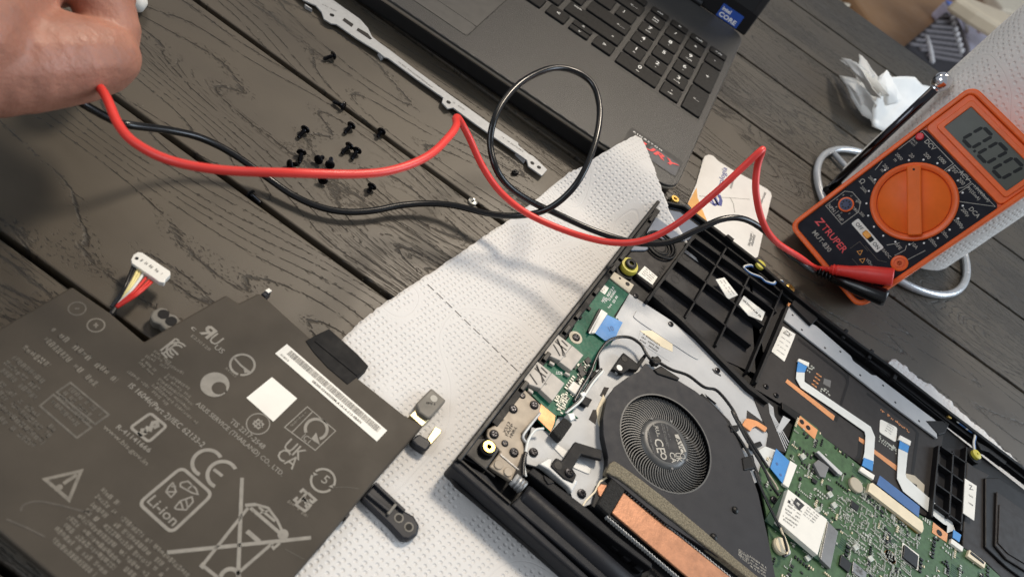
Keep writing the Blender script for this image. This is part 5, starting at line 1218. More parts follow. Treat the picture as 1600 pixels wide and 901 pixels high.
# tin speaker / vibration disc by the fan
lathe('coin_cell', [(.0040, .0001), (.0042, .0016), (.0036, .0026)], P3(zH, (300, 690), MB), UPZ, 'ivory', mb, 26); big.append(zH((225, 610), (370, 610), (370, 770), (225, 770)))
lathe('coin_cell_end', [(.0016, .0006), (.0016, .0028)], P3(zH, (335, 730), MB), UPZ, 'steel', mb, 20)
inner = [mpoly[i] for i in range(len(mpoly))]
scatter('tiny_component', inner, MB, 620, [(.0009, .0005), (.0006, .0004), (.0012, .0007)], 'solder', mb, 21, big)
scatter('tiny_component', zH((620, 380), (1000, 250), (1300, 600), (1200, 1000), (760, 900), (780, 600)), MB, 1500, [(.0007, .0004), (.0005, .0004), (.0005, .0003)], 'solder', mb, 25, big)
scatter('tiny_component', inner, MB, 300, [(.0014, .0008), (.0018, .0012), (.0010, .0007)], 'chip_black', mb, 22, big, (.0004, .0009))
scatter('tiny_component', inner, MB, 150, [(.0012, .0006), (.0009, .0005)], 'ivory', mb, 23, big)
scatter('tiny_component', inner, MB, 70, [(.004, .0006), (.006, .0004)], 'mobo_dark', mb, 24, big, (.00006, .0001))
for q in ((470, 55), (660, 320), (690, 395), (840, 690), (945, 770), (570, 430), (505, 765)): c_ = zH(q)[0]; prism('capacitor', [(c_[0] - 5, c_[1] - 2), (c_[0] + 1, c_[1] - 6), (c_[0] + 6, c_[1] + 2), (c_[0], c_[1] + 6)], MB + .0001, MB + .0014, 'solder', mb, .0003)
# ------------------------------------------------------------------ antenna wires
def wire(name, pts, z, r=.00065, m_='wire_black'):
    zz = z if isinstance(z, (list, tuple)) else [z] * len(pts)
    return tube(name, catmull([W(*p, q) for p, q in zip(pts, zz)], 8), r, m_, asus, 8)
wire('antenna_wire', zB((300, 890), (350, 800), (400, 720), (430, 640), (460, 580), (510, 520), (580, 495), (650, 500), (710, 540), (740, 590), (770, 630), (820, 650), (900, 695), (1000, 730), (1097, 800)) + zE((830, 190), (920, 300), (960, 390), (1000, 450), (1060, 540), (1126, 640)), .0150, .0008)
wire('antenna_wire', zE((1100, 600)) + zF((60, 340), (130, 480), (200, 600), (270, 720)) + zH((250, 260), (300, 330)), .0152, .0007)
wire('antenna_wire', zE((900, 390), (960, 470), (1030, 590), (1080, 720)) + zH((130, 160), (180, 290), (230, 400), (290, 520), (325, 590), (350, 680), (360, 740), (330, 755)), .0155, .0007)
wire('antenna_wire', zH((310, 555), (345, 640), (365, 700), (355, 745)), .0156, .0006, 'ivory'); wire('antenna_wire', zF((255, 690), (330, 800), (350, 840)), .0150, .0005, 'tan_board')
wire('antenna_wire', zA((900, 60), (840, 130), (800, 190), (760, 250), (690, 310)), .0136, .0006); wire('antenna_wire', zA((910, 70), (850, 140), (810, 200), (770, 255), (690, 318)), .0136, .0006, 'ffc_white')
wire('antenna_wire', zA((560, 410), (510, 420), (470, 480), (455, 550), (445, 620), (455, 690)), .0146, .0006, 'ffc_white'); wire('antenna_wire', zA((455, 550), (440, 620), (440, 690)), .0150, .0010)
for q in ([(770, 200), (800, 190), (815, 215), (790, 225)], [(700, 320), (740, 315), (750, 350), (720, 365)]): prism('wire_clip', zA(*q), .0105, .0145, 'ffc_white', asus, .0004)
for q in ([(775, 215), (845, 235), (815, 280), (765, 250)], [(860, 65), (890, 90), (860, 130), (830, 105)]): prism('wire_clip', zA(*q), .0102, .0128, 'black_satin', asus, .0004)
for q in ([(905, 390), (950, 385), (960, 420), (910, 430)], [(975, 580), (1040, 560), (1060, 640), (985, 655)]): prism('wire_clip', zE(*q), .0120, .0158, 'black_plastic', asus, .0006)
prism('wire_clip', zF((180, 545), (240, 525), (255, 555), (200, 580)), .0110, .0140, 'black_plastic', asus, .0004)
prism('wire_clip', zB((780, 610), (830, 625), (835, 655), (795, 660)), .0120, .0156, 'black_gloss', asus, .0004)
prism('wire_guide', zE((740, 200), (900, 360), (990, 520), (970, 520), (880, 390), (730, 225)), .0120, .0150, 'black_plastic', asus, .0004)
# ------------------------------------------------------------------ multimeter leaning on the towel roll
MYAW, MTILT = -.4709, 1.095
ma = Vector((math.cos(MYAW), math.sin(MYAW), 0)); mh = Vector((-math.sin(MYAW), math.cos(MYAW), 0)); mu = mh * math.cos(MTILT) + UPZ * math.sin(MTILT); mn = ma.cross(mu)
MBase = Vector((.1218, .4352, .0128))
def MF(s, t, d=0.): return MBase + ma * (s / 1000) + mu * (t / 1000) + mn * (d / 1000)   # millimetres: right, up, out of the face
meter = thing('multimeter', 'orange handheld multimeter with round dial leaning against the paper towel roll', 'multimeter', MF(35, 20, -20))
def mprism(name, pts, d0, d1, m_, parent=None, bevel=0., seg=2):
    n = len(pts); A = sum(a[0] * b[1] - b[0] * a[1] for a, b in zip(pts, pts[1:] + pts[:1]))
    if A < 0: pts = pts[::-1]
    v = [MF(x, y, d0) for x, y in pts] + [MF(x, y, d1) for x, y in pts]
    return mk(name, v, [tuple(range(n - 1, -1, -1)), tuple(range(n, 2 * n))] + [(i, (i + 1) % n, n + (i + 1) % n, n + i) for i in range(n)], m_, parent or meter, bevel=bevel, seg=seg)
def mframe(name, outer, inner, d0, d1, m_, bevel=0.):
    n = len(outer); v = [MF(*p, d0) for p in outer] + [MF(*p, d1) for p in outer] + [MF(*p, d0) for p in inner] + [MF(*p, d1) for p in inner]; f = []
    for i in range(n):
        j = (i + 1) % n; f += [(i, j, n + j, n + i), (2 * n + j, 2 * n + i, 3 * n + i, 3 * n + j), (n + i, n + j, 3 * n + j, 3 * n + i), (j, i, 2 * n + i, 2 * n + j)]
    return mk(name, v, f, m_, meter, bevel=bevel)
mprism('back_case', rrect(.5, 69.5, .5, 131.5, 6, 6), -29, -2.2, 'meter_orange', bevel=.0025, seg=3)
ro = lambda x0, x1, y0, y1, r: rrect(x0, x1, y0, y1, r, 6)
mframe('case_rim', ro(0, 70, 0, 132, 6.5), ro(3.0, 67, 3.4, 128.5, 4), -2.4, .9, 'meter_orange', .0009)
mprism('face_plate', ro(3.1, 66.9, 3.5, 97.5, 3), -2.3, -.7, 'meter_panel')
mprism('display_surround', ro(3.1, 66.9, 97.9, 128.3, 3), -2.3, -.3, 'meter_orange', bevel=.0006)
mframe('display_frame', ro(6.8, 65, 102.3, 126, 2), ro(10.2, 62, 105.4, 123, .8), -.4, .9, 'meter_orange', .0005)
mprism('display', ro(10.25, 61.95, 105.45, 122.95, .6), -.5, .05, 'lcd')
def mtext(s, x, y, h, m_='print_grey', w=None, rot=0., d=-.66, al='CENTER', par=None):
    ex = ma * math.cos(R(rot)) + mu * math.sin(R(rot)); ey = mn.cross(ex)
    text_f(s, MF(x, y, d), ex, ey, w / 1000 if w else None, m_, par or meter, h / 1000, 'lettering', .00008, al)
def seg7(x, y, w, h, on_, sl=.12):
    t = 2.0
    P = {'a': ((0, h), (w, h)), 'd': ((0, 0), (w, 0)), 'g': ((0, h / 2), (w, h / 2)), 'b': ((w, h), (w, h / 2)), 'c': ((w, h / 2), (w, 0)), 'f': ((0, h), (0, h / 2)), 'e': ((0, h / 2), (0, 0))}
    for k in on_:
        (ax, ay), (bx, by) = P[k]; a = Vector((ax, ay)); b = Vector((bx, by)); d = (b - a).normalized(); n = Vector((-d.y, d.x)) * t / 2
        q = [a + d * .3, a + d * 1.1 + n, b - d * 1.1 + n, b - d * .3, b - d * 1.1 - n, a + d * 1.1 - n]
        mprism('digit_segment', [(x + p.x + p.y * sl, y + p.y) for p in q], .06, .12, 'lcd_digit')
for x in (22.5, 34.8, 47.1): seg7(x, 107.9, 7.6, 12.2, 'abcdef')
mprism('decimal_point', [(31.8, 107.3), (33.3, 107.3), (33.3, 108.8), (31.8, 108.8)], .06, .12, 'lcd_digit')
# dial
DC = (35.6, 65.3)
def mlathe(name, prof, c, m_, seg=48, par=None): return lathe(name, [(r / 1000, h / 1000) for r, h in prof], MF(c[0], c[1], 0), mn, m_, par or meter, seg)
mlathe('dial_ring', [(24.2, -.7), (24.2, 1.2), (23.4, 2.0), (21.6, 2.0), (20.6, 1.4), (20.2, -.4)], DC, 'meter_orange', 64)
mlathe('dial', [(20.0, -.7), (20.0, .6), (19.4, 1.0)], DC, 'dial_orange', 64)
d0 = Vector((18.6, 78.6)); d1 = Vector((52.8, 53.0)); dd = (d1 - d0).normalized(); dn = Vector((-dd.y, dd.x)) * 3.9
mprism('dial_grip', [tuple(d0 + dn + dd * .6), tuple(d0 + dd * .0 + dn * .6), tuple(d0 - dn * .6), tuple(d0 - dn + dd * .6), tuple(d1 - dn - dd * .6), tuple(d1 - dn * .6), tuple(d1 + dn * .6), tuple(d1 + dn - dd * .6)], 1.05, 6.5, 'dial_orange', bevel=.0007, seg=3)
mlathe('pointer_dot', [(.7, 6.4), (.7, 6.56)], (20.6, 77.1), 'film_edge', 14)
# scale dots and numbers round the dial
ang = [(i, 148 - i * 17.3) for i in range(20)]
for i, a in ang:
    mlathe('scale_dot', [(.6, -.69), (.6, -.62)], (DC[0] + 26.3 * math.cos(R(a)), DC[1] + 26.3 * math.sin(R(a))), 'print_white', 10)
for s, x, y, h, r in (('DCV', 13.7, 92.2, 2.6, 0), ('1000', 25.3, 91.4, 2.1, 0), ('200', 17.9, 87.2, 2.1, 0), ('20', 12.2, 81.0, 2.1, 0), ('2000', 7.9, 75.6, 1.9, 0), ('m', 8.2, 73.0, 1.9, 0), ('200', 8.0, 66.2, 1.9, 0), ('m', 8.4, 63.6, 1.9, 0), ('Ω', 6.3, 50.0, 3.0, 0), ('2000k', 9.6, 55.6, 1.7, 0), ('200k', 11.2, 48.2, 1.8, 0), ('20k', 15.4, 41.4, 1.8, 0), ('2000', 18.4, 36.6, 1.7, 0), ('200', 23.0, 37.8, 1.7, 0), ('ACV', 40.6, 94.0, 2.6, 0), ('750', 34.4, 92.4, 2.1, 0), ('200', 42.4, 91.0, 2.1, 0), ('1.5V(4.0mA)', 55.0, 94.6, 1.7, 0), ('9V(25mA)', 52.0, 91.6, 1.7, 0), ('DCA', 61.6, 84.6, 2.4, 0), ('200µ', 58.4, 81.4, 2.0, 0), ('2000µ', 61.6, 74.8, 2.0, 0), ('20m', 62.2, 65.2, 2.0, 0), ('200m', 62.0, 57.4, 2.0, 0), ('10A', 57.6, 48.4, 2.0, 0), ('hFE', 52.4, 41.2, 2.0, 0)):
    mtext(s, x, y, h)
for q in ([(4, 79), (4, 95.5), (24, 95.5), (31, 95.5), (31, 89), (29, 86.5)], [(32.2, 89.5), (32.2, 95.5), (46, 95.5), (46, 91), (44, 87)], [(47, 87), (47, 95.5), (65.5, 95.8), (50.5, 83.2)], [(3.8, 68), (5.5, 61.5)], [(47.5, 37.6), (51, 44)], [(55.5, 37), (56.4, 43.6), (54.6, 46)], [(62, 41), (63.5, 52)]):
    stroke_w('panel_line', [MF(*p, -.66) for p in q], .00035, mn, 'print_grey', meter, lift=.00005)
mlathe('backlight_button', [(2.3, -.7), (2.3, .6), (1.7, 1.2)], (5.8, 92.4), 'button_red', 20); mtext('BACK', 6.4, 88.2, 1.1); mtext('LIGHT', 6.4, 86.4, 1.1)
# transistor socket
mlathe('socket_rim', [(4.7, -.7), (4.7, .3), (3.9, .5)], (12, 35.4), 'meter_orange', 30); mlathe('socket', [(3.8, .3), (3.8, .62)], (12, 35.4), 'socket_blue', 24)
for k in range(8): mlathe('socket_hole', [(.55, .62), (.55, .7)], (12 + 2.4 * math.cos(k * .785), 35.4 + 2.4 * math.sin(k * .785)), 'film_edge', 10)
stroke_w('panel_line', [MF(*p, -.66) for p in [(4.6, 25.6), (4.6, 40), (8, 43), (16, 43), (20.5, 38), (20.5, 25.6)]], .00035, mn, 'print_grey', meter, True, .00005)
mtext('NPN', 8.2, 26.4, 2.0); mtext('PNP', 16.6, 26.4, 2.0); stroke_w('panel_line', [MF(12.4, 25.8, -.66), MF(12.4, 29.6, -.66)], .0003, mn, 'print_grey', meter, lift=.00005)
for k, s in enumerate('EBCEEBCE'): mtext(s, 12 + 6.4 * math.cos(k * .785 + .39), 35.0 + 6.0 * math.sin(k * .785 + .39), 1.1)
# switch
mprism('switch_plate', ro(23.6, 47.8, 30.2, 35.4, 1), -.68, -.45, 'label_white'); mprism('switch_slot', ro(32.4, 40.5, 31.2, 34.4, .8), -.44, -.4, 'film_edge'); mprism('switch', ro(32.8, 37.6, 31.0, 34.6, .9), -.4, 1.4, 'switch_orange', bevel=.0005)
mtext('OFF', 28.2, 31.7, 2.2, 'print_black', d=-.42); mtext('ON', 44.0, 31.7, 2.2, 'print_black', d=-.42)
mtext('TRUPER', 25.0, 14.6, 4.2, 'sticker_red', 21.5); mtext('MUT-830', 21.6, 8.4, 2.9, 'print_grey', 16.5)
for q in ([(9.2, 18.6), (12.6, 18.6), (9.2, 14.6), (12.6, 14.6)],): stroke_w('logo_print', [MF(*p, -.66) for p in (q[0], q[1], q[2], q[3])], .0009, mn, 'sticker_red', meter, lift=.00005)
# jacks
for c_ in ((61.0, 36.2), (61.0, 24.2), (61.0, 12.0)):
    mlathe('jack_rim', [(4.9, -.7), (4.9, .2), (4.3, .5), (3.4, .5), (3.2, -.3)], c_, 'meter_orange', 30); mlathe('jack_bottom', [(3.2, -.68), (3.2, -.4)], c_, 'film_edge', 20); mlathe('jack_sleeve', [(2.4, -.5), (2.4, .4), (1.5, .4), (1.4, -.3)], c_, 'meter_orange', 20)
mtext('10ADC', 51.4, 33.4, 1.8); mtext('VΩmA', 51, 22.4, 1.8)
for q in ([(40, 22), (43, 22), (41.5, 24.8)], [(45, 20), (48, 20), (46.5, 22.8)]): stroke_w('warning_mark', [MF(*p, -.66) for p in q], .0003, mn, 'switch_orange', meter, True, .00005)
for q in ([(40, 28), (52, 28), (56, 31)], [(42, 17), (52, 17)], [(36, 20), (36, 27), (44, 27)]): stroke_w('panel_line', [MF(*p, -.66) for p in q], .0003, mn, 'print_dim', meter, lift=.00005)
# ------------------------------------------------------------------ test leads
LR = .00168
def plug(name, c_, bend, m_, parent):
    base = MF(c_[0], c_[1], .6); out = MF(c_[0], c_[1], 9)
    # right-angle plug: a boss into the jack and a barrel lying away along the bend direction
    tube('plug_boss', [base, out], .0040, m_, parent, 20)
def hit_m(px, d=0.):
    r_ = (W(px[0], px[1], 0) - CAM_C); t = (MF(0, 0, d) - CAM_C).dot(mn) / r_.dot(mn); return CAM_C + r_ * t
red = thing('red_test_lead', 'red test lead running from the hand to the multimeter jack', 'test lead', W(960, 383, .02))
blk = thing('black_test_lead', 'black test lead with a large loop running from the hand to the meter', 'test lead', W(560, 332, .0))
r_end = hit_m((1300, 421), 9); r_tip = hit_m((1396, 433), 9)
plug('plug', (61.0, 24.2), None, 'plug_red', red)
bar_dir = (r_tip - r_end).normalized()
tube('plug_body', [r_end - bar_dir * .001, r_end + bar_dir * .004, r_end + bar_dir * .010, r_end + (r_tip - r_end) * .55, r_tip - bar_dir * .001, r_tip], [.0026, .0034, .0037, .0052, .0056, .0052], 'plug_red', red, 20)
for k in range(4): c_ = r_end + bar_dir * (.001 + k * .0022); tube('strain_ring', [c_ - bar_dir * .0006, c_, c_ + bar_dir * .0006], [.0031, .0037, .0031], 'plug_red', red, 16)
b_end = hit_m((1302, 434), 6); b_tip = hit_m((1385, 466), 6); bd2 = (b_tip - b_end).normalized()
plug('plug', (61.0, 12.0), None, 'lead_black', blk)
tube('plug_body', [b_end - bd2 * .001, b_end + bd2 * .008, b_end + (b_tip - b_end) * .5, b_tip - bd2 * .002, b_tip], [.0030, .0038, .0052, .0056, .0050], 'lead_black', blk, 20)
for k in range(5): c_ = b_end - bd2 * (.009 - k * .0024); tube('strain_ring', [c_ - bd2 * .0007, c_, c_ + bd2 * .0007], [.0022, .0031, .0022], 'lead_black', blk, 16)
rp = [(120, 118, .058), (150, 132, .058), (166, 152, .060), (186, 196, .063), (215, 226, .066), (270, 252, .070), (350, 266, .074), (450, 270, .080), (560, 272, .079), (620, 264, .078), (670, 243, .077), (702, 213, .075), (713, 196, .073), (712, 186, .069), (717, 186, .062), (732, 213, .054), (755, 262, .044), (785, 303, .036), (830, 337, .032), (900, 366, .034), (960, 379, .042), (1010, 374, .052), (1060, 348, .066), (1120, 299, .086), (1160, 262, .098), (1188, 236, .106), (1190, 238, .104), (1183, 262, .098), (1181, 300, .090), (1191, 345, .078), (1212, 377, .066), (1250, 402, .050)]
RP = [W(x, y, z) for x, y, z in rp]; RP.append(r_end - bar_dir * .010); RP.append(r_end)
tube('cable', catmull(RP, 8), LR, 'lead_red', red, 14)
bp_ = [(100, 140, .052), (131, 163, .046), (181, 190, .036), (206, 196, .034), (266, 204, .026), (312, 215, .020), (360, 238, .014), (414, 275, .0075), (456, 304, .0052), (498, 323, .0050), (540, 331, .0052), (583, 329, .0058), (625, 321, .0066), (667, 318, .0075), (709, 321, .0095), (765, 334, .014), (808, 337, .020), (850, 329, .030), (884, 306, .040), (910, 272, .049), (930, 222, .056), (937, 172, .060), (926, 132, .062), (897, 111, .062), (862, 107, .062), (820, 125, .061), (790, 154, .058), (772, 188, .054), (766, 225, .048), (775, 263, .044), (796, 292, .037), (830, 315, .032), (870, 334, .029), (920, 357, .028), (970, 374, .030), (1010, 381, .035), (1050, 377, .042), (1090, 359, .050), (1130, 342, .056), (1165, 343, .057), (1200, 365, .050), (1240, 403, .038), (1270, 422, .028)]
BP = [W(x, y, z) for x, y, z in bp_]; BP.append(b_end - bd2 * .012); BP.append(b_end)
tube('cable', catmull(BP, 8), LR, 'lead_black', blk, 14)
# ------------------------------------------------------------------ towel roll on its wire holder
RC = Vector((.205, .548, 0)); RR = .0535
def towel_roll():
    th = thing('paper_towel_roll', 'white embossed paper towel roll standing behind the multimeter', 'paper towel roll', RC + UPZ * .008)
    n, m = 120, 40; v, uv, f = [], [], []
    for j in range(m + 1):
        z = .009 + .24 * j / m
        for i in range(n + 1):
            a = 2 * math.pi * i / n; r = RR + .0012 * (i / n) + .0006 * math.sin(3 * a + z * 14) + .0004 * noise.noise(Vector((a * 3, z * 40, 1)))
            v.append(RC + Vector((math.cos(a + 2.2) * r, math.sin(a + 2.2) * r, z))); uv.append((a * RR, z))
    for j in range(m):
        for i in range(n): q = j * (n + 1) + i; f.append((q, q + 1, q + n + 2, q + n + 1))
    mk('outer_sheet', v, f, 'towel_roll', th, True, uvs=uv)
    for z, s in ((.0092, -1), (.2488, 1)):
        lathe('roll_end', [(.0215, 0), (RR - .0006, .0001)], RC + UPZ * z, UPZ, 'napkin', th, 60)
    lathe('core', [(.0205, .009), (.0205, .249)], RC, UPZ, 'tan_board', th, 32)
towel_roll()
hold = thing('towel_holder', 'chrome wire paper towel holder with ball-tipped side arm and round base ring', 'towel holder', RC)
ring_r = .0715
tube('base_ring', [RC + Vector((math.cos(2 * math.pi * i / 72) * ring_r, math.sin(2 * math.pi * i / 72) * ring_r, .0033)) for i in range(72)], .0028, 'wire_enamel', hold, 12, True)
for a in (.6, 2.7, 4.8): tube('base_spoke', [RC + Vector((math.cos(a) * ring_r, math.sin(a) * ring_r, .0036)), RC + UPZ * .0045], .0022, 'wire_enamel', hold, 10)
tube('centre_post', [RC + UPZ * .004, RC + UPZ * .285], .004, 'chrome', hold, 16)
arm_b = W(1287, 303, .003)
top = Vector((W(1464, 136, .106).x, W(1464, 136, .106).y, .106))
ax_ = (top - arm_b)
tube('side_arm', [arm_b, arm_b + ax_ * .5, top], .0030, 'black_chrome', hold, 20)
lathe('arm_foot', [(.0036, 0), (.0036, .006), (.0026, .008)], arm_b - UPZ * .001, UPZ, 'black_gloss', hold, 20)
bc = W(1471, 128, .109); rad = .0062
lathe('ball_tip', [(rad * math.sin(t * math.pi / 20) + 1e-5, -rad * math.cos(t * math.pi / 20)) for t in range(21)], bc, ax_, 'chrome', hold, 32)
lathe('ball_collar', [(.0029, 0), (.0033, .0008), (.0029, .0018)], top - ax_.normalized() * .0018, ax_, 'chrome', hold, 20)
# ------------------------------------------------------------------ crumpled napkin
def napkin():
    th = thing('crumpled_napkin', 'crumpled white paper napkin lying between the laptop and towel roll', 'napkin', W(1400, 160, 0))
    petals = [[((455, 372), .010), ((515, 380), .018), ((560, 406), .022), ((572, 360), .022), ((640, 430), .026), ((690, 484), .030), ((738, 446), .030), ((772, 484), .028), ((920, 484), .022), ((962, 532), .016), ((1030, 548), .008), ((1040, 640), .002), ((960, 760), .001), ((860, 800), .001), ((720, 815), .002), ((652, 790), .006), ((640, 745), .008), ((590, 720), .006), ((500, 560), .006), ((446, 480), .006), ((500, 484), .010), ((550, 494), .016), ((540, 450), .016)],
              [((455, 366), .016), ((515, 374), .026), ((560, 404), .032), ((640, 520), .038), ((700, 620), .034), ((640, 590), .022), ((580, 500), .022), ((530, 440), .018)],
              [((568, 340), .030), ((612, 385), .034), ((655, 440), .038), ((700, 500), .040), ((760, 600), .036), ((690, 600), .024), ((620, 500), .030), ((572, 410), .030)],
              [((443, 474), .004), ((500, 482), .010), ((560, 500), .016), ((640, 590), .026), ((680, 660), .024), ((640, 745), .004), ((590, 722), .002), ((540, 640), .003), ((495, 555), .003)],
              [((680, 520), .034), ((710, 470), .040), ((740, 438), .042), ((760, 465), .040), ((800, 540), .036), ((820, 640), .024), ((740, 660), .020), ((690, 600), .024)],
              [((762, 482), .036), ((840, 478), .034), ((920, 480), .030), ((950, 515), .024), ((975, 536), .018), ((1035, 548), .010), ((1040, 640), .003), ((930, 760), .002), ((800, 815), .002), ((720, 818), .003), ((650, 792), .004), ((650, 690), .018), ((690, 600), .030)],
              [((600, 480), .018), ((700, 480), .024), ((820, 520), .022), ((900, 600), .012), ((860, 720), .003), ((740, 780), .002), ((660, 720), .004), ((600, 620), .006)]]
    for n_, P in enumerate(petals):
        c = Vector((sum(p[0][0] for p in P) / len(P), sum(p[0][1] for p in P) / len(P))); zc = sum(p[1] for p in P) / len(P) + (.010 if n_ == 0 else .003)
        bm = bmesh.new(); rings = []
        K = 7; n = len(P); S = 3
        for k in range(1, K + 1):
            t = k / K; row = []
            for i in range(n):
                for s in range(S):
                    u = s / S; a, b = P[i], P[(i + 1) % n]
                    e = Vector(a[0]).lerp(Vector(b[0]), u); ze = a[1] + (b[1] - a[1]) * u
                    q = c.lerp(e, t); z = zc + (ze - zc) * t ** 1.3
                    w = W(*z4((q.x, q.y))[0], max(z, .0008))
                    fold = noise.noise(Vector((q.x * .012 + n_ * 5, q.y * .012, 1))) * .0016 + abs(noise.noise(Vector((q.x * .03 + n_, q.y * .03, 7)))) * .0007
                    w.z = max(.0007, w.z + fold); w.x += fold * .5
                    row.append(bm.verts.new(w))
            rings.append(row)
        cv = bm.verts.new(W(*z4((c.x, c.y))[0], zc)); m = n * S
        for i in range(m): bm.faces.new((cv, rings[0][i], rings[0][(i + 1) % m]))
        for A, B in zip(rings, rings[1:]):
            for i in range(m): bm.faces.new((A[i], B[i], B[(i + 1) % m], A[(i + 1) % m]))
        bmesh.ops.recalc_face_normals(bm, faces=bm.faces); me = bpy.data.meshes.new('fold'); og = org(th)
        for v in bm.verts: v.co -= og
        bm.to_mesh(me); bm.free(); me.materials.append(M['napkin']); o = link_mesh('fold', me, th)
        for pg in me.polygons: pg.use_smooth = True
        s_ = o.modifiers.new('thick', 'SOLIDIFY'); s_.thickness = .0004
napkin()
# ------------------------------------------------------------------ printed card beside the laptop
card = thing('printed_card', 'worn white card with blue lettering and orange corner beside the opened laptop', 'card', W(1140, 320, 0))
CZ = .0014
cp = zCard((205, 102), (222, 72), (252, 60), (288, 70), (330, 112), (440, 182), (610, 272), (735, 345), (765, 372), (774, 405), (765, 440), (700, 720), (660, 905), (560, 960), (75, 470), (150, 300))
prism('card_sheet', cp, .0003, CZ, 'card_white', card, .0002)
flat('card_corner', zCard((77, 468), (150, 335), (160, 420), (238, 612), (160, 560)), CZ, 'card_orange', card)
def ct(s, a, b, h=None, m_='card_blue'): text(s, zCard(a)[0], zCard(b)[0], CZ, m_, card, h)
ct('eurología', (342, 392), (404, 178), .0040)
for q, w in (([(248, 440), (290, 478), (300, 470)], .0012), ([(262, 418), (300, 478), (318, 470)], .0018), ([(300, 412), (325, 470), (345, 475), (352, 440), (340, 405), (325, 400)], .0026), ([(285, 405), (330, 480)], .0016)): stroke('logo_print', zCard(*q), w, CZ, 'card_blue', card)
fine_print('fine_print', [(zCard((440, 345))[0], zCard((472, 235))[0]), (zCard((690, 470))[0], zCard((728, 380))[0])], CZ, 'print_mid', card, .0016, 95); fine_print('fine_print', [(zCard((590, 830))[0], zCard((620, 710))[0]), (zCard((615, 820))[0], zCard((640, 730))[0])], CZ, 'print_mid', card, .0018, 96)
stroke('crease', zCard((170, 405), (430, 420), (590, 432)), .0003, CZ, 'print_faint', card); stroke('crease', zCard((430, 420), (455, 470), (465, 540)), .0004, CZ, 'print_faint', card)
# ------------------------------------------------------------------ hand holding the leads (comes in from the left)
def capsules(name, chains, mt, parent, voxel=.0011, smooth=14):
    bm = bmesh.new()
    for ch in chains:
        pts = [(Vector(p), r) for p, r in ch]
        dense = []
        for (a, ra), (b, rb) in zip(pts, pts[1:]):
            k = max(2, int((b - a).length / (min(ra, rb) * .35)))
            for i in range(k): dense.append((a.lerp(b, i / k), ra + (rb - ra) * i / k))
        dense.append(pts[-1])
        for c, r in dense:
            bmesh.ops.create_icosphere(bm, subdivisions=2, radius=r, matrix=Matrix.Translation(c))
    og = org(parent)
    for v in bm.verts: v.co -= og
    me = bpy.data.meshes.new(name); bm.to_mesh(me); bm.free(); me.materials.append(M[mt]); o = link_mesh(name, me, parent)
    r_ = o.modifiers.new('remesh', 'REMESH'); r_.mode = 'VOXEL'; r_.voxel_size = voxel; r_.use_smooth_shade = True
    s = o.modifiers.new('smooth', 'SMOOTH'); s.iterations = smooth; s.factor = .6
    return o
person = thing('person', "person's bare hand pinching the two test leads above the table", 'person', W(60, 90, .09))
H = lambda x, y, z, r: (W(x, y, z - .026), r * 1.12)
chains = [
    [H(-520, 80, .100, .031), H(-330, 70, .098, .028), H(-190, 60, .096, .0265), H(-90, 40, .096, .026)],          # forearm, wrist
    [H(-90, 40, .096, .026), H(-10, -60, .100, .022), H(40, -130, .104, .018)],                                      # palm, back of the hand
    [H(-150, 90, .092, .019), H(-60, 102, .088, .0178), H(40, 98, .086, .0168), H(105, 92, .085, .0158), H(150, 90, .084, .0132), H(168, 88, .084, .0112)],   # thumb
    [H(40, -130, .104, .013), H(120, -70, .100, .0112), H(158, -5, .093, .0108), H(172, 45, .086, .0104), H(170, 92, .080, .0092)],   # index
    [H(0, -170, .100, .013), H(95, -150, .092, .0112), H(165, -80, .080, .0104), H(172, -10, .070, .0098), H(150, 40, .066, .0088)],   # middle
    [H(-60, -190, .098, .0125), H(40, -200, .084, .0108), H(110, -140, .070, .0100), H(120, -70, .062, .0092), H(90, -20, .060, .0084)],   # ring
    [H(-120, -190, .096, .0115), H(-30, -210, .080, .0096), H(40, -170, .066, .0088), H(60, -110, .058, .0080)]]  # little
capsules('hand', chains, 'skin', person)
white = thing('white_tool_tip', 'rounded white plastic tip showing just behind the hand', 'tool', W(215, 0, 0))
tube('handle', [W(150, -190, .006), W(190, -70, .006), W(210, -20, .006), W(215, 4, .006), W(217, 14, .0058)], [.0055, .0055, .0054, .0048, .0024], 'label_white', white, 20)
tube('sleeve', [W(185, -85, .006), W(192, -64, .006)], .0059, 'black_plastic', white, 20)
# ------------------------------------------------------------------ beyond the table, out of focus
chair = thing('chair', 'beige wooden chair frame with brown seat beyond the far table edge', 'chair', W(1450, 20, -.72))
SZ = -.34
prism('seat', [(1270, -90), (1420, -150), (1800, -40), (1720, 170), (1520, 150), (1400, 90)], SZ - .05, SZ, 'seat_brown', chair, .012)
prism('seat_rail', zBg((40, -60), (120, 5), (210, 30), (195, 55), (60, -20)), SZ, SZ + .03, 'cream', chair, .004)
prism('arm_rail', zBg((1060, -30), (1160, -30), (1420, 75), (1640, 210), (1600, 300), (1470, 232), (1240, 90)), SZ + .09, SZ + .13, 'beige_wood', chair, .010)
prism('back_panel', zBg((1330, -60), (1800, -100), (1800, 180), (1600, 120), (1440, 70)), SZ + .05, SZ + .08, 'cream', chair, .006)
for q in ((1290, -100), (1780, -30), (1700, 160)):
    p = W(*q, SZ); mk('leg', [(p.x + a, p.y + b, z) for z in (-.729, SZ - .055) for a, b in ((-.025, -.025), (.025, -.025), (.025, .025), (-.025, .025))], [(3, 2, 1, 0), (4, 5, 6, 7), (0, 1, 5, 4), (1, 2, 6, 5), (2, 3, 7, 6), (3, 0, 4, 7)], 'beige_wood', chair, bevel=.004)
bag = thing('woven_bag', 'dark grey woven bag with a pale stitched edge on the brown seat', 'bag', W(1470, 70, SZ))
BT = SZ + .06
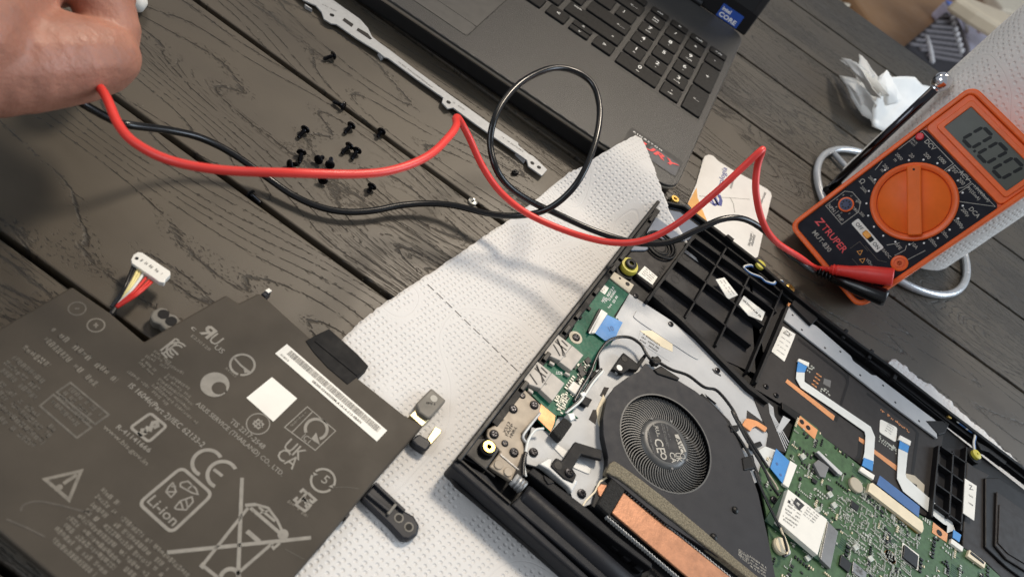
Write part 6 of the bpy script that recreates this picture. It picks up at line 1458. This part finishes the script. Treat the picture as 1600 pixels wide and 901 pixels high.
prism('bag_body', zBg((640, 365), (990, 75), (1060, 200), (1110, 330), (1140, 480), (1000, 640), (900, 600)), SZ + .001, BT, 'weave_dark', bag, .010)
for k in range(9):
    a = (930 - k * 42, 128 + k * 36 + 14); b = (1035 + k * 8, 140 + k * 45)
    if k > 6: a = (760 + (k - 7) * 60, 400 + (k - 7) * 50)
    pts = [W(*zBg((a[0] + (b[0] - a[0]) * t / 24, a[1] + (b[1] - a[1]) * t / 24))[0], BT + .002) + UPZ * (.0015 * (1 if (t + k) % 2 else -1)) for t in range(25)]
    tube('woven_strand', pts, .0045, 'weave_grey', bag, 8)
for k in range(7):
    q = zBg((1022 + k * 12, 150 + k * 44))[0]; lathe('edge_stitch', [(.002, -.006), (.0075, -.003), (.0075, .003), (.002, .006)], W(*q, BT + .004), AX, 'weave_pale', bag, 12)
tube('edge_cord', [W(*q, BT + .003) for q in zBg((1000, 80), (1060, 170), (1110, 280), (1150, 400), (1150, 500))], .004, 'weave_grey', bag, 10)
tube('bag_strap', [W(*q, BT + .004) for q in zBg((815, 300), (840, 380), (862, 500))], .005, 'weave_pale', bag, 10)
pack = thing('plastic_package', 'blue and pale printed plastic package behind the woven bag', 'package', W(1545, 50, SZ))
prism('wrapper', zBg((955, 0), (1130, 40), (1300, 110), (1500, 225), (1480, 420), (1200, 560), (1160, 480), (1140, 300), (1030, 90)), SZ + .001, SZ + .05, 'package_pale', pack, .008)
prism('printed_band', zBg((970, 2), (1130, 45), (1300, 120), (1260, 190), (1110, 130), (1030, 85)), SZ + .0505, SZ + .052, 'package_blue', pack)
prism('printed_patch', zBg((1200, 190), (1260, 180), (1300, 260), (1240, 260)), SZ + .0522, SZ + .053, 'card_orange', pack)
tube('fold_ridge', [W(*q, SZ + .054) for q in zBg((1100, 80), (1130, 150), (1140, 260))], .004, 'weave_pale', pack, 10)
# ------------------------------------------------------------------ dust and crumbs
def specks(name, pts, size, m_, parent, seed):
    rnd = random.Random(seed); v, f = [], []
    for c in pts:
        i = len(v); s = size * rnd.uniform(.5, 1.3)
        v += [c + Vector((rnd.uniform(-s, s), rnd.uniform(-s, s), -s * .3)) for _ in range(3)] + [c + UPZ * s * .7]
        f += [(i, i + 1, i + 3), (i + 1, i + 2, i + 3), (i + 2, i, i + 3), (i + 2, i + 1, i)]
    return tag(mk(name, v, f, m_, parent), kind='stuff')
rnd = random.Random(12)
specks('dust', [Vector((FC.x + math.cos(a) * r, FC.y + math.sin(a) * r, FZ + .0001)) for a, r in ((rnd.uniform(0, 6.28), rnd.uniform(.0255, .034)) for _ in range(70))], .00016, 'print_mid', fan, 1)
cr = [Vector((rnd.uniform(-.25, .02), PY0 + PW * k + rnd.uniform(-.0022, .0022), -.0006)) for k in (1, 2) for _ in range(16)]
cr += [Vector((rnd.uniform(-.25, .05), rnd.uniform(.14, .36), .0003)) for _ in range(40)] + [Vector((rnd.uniform(.10, .32), rnd.uniform(.40, .62), .0003)) for _ in range(24)]
o = specks('dust', cr, .00030, 'tan_board', None, 2); tag(o, 'pale dust and crumbs scattered over the table planks', 'dust')
flush_text()
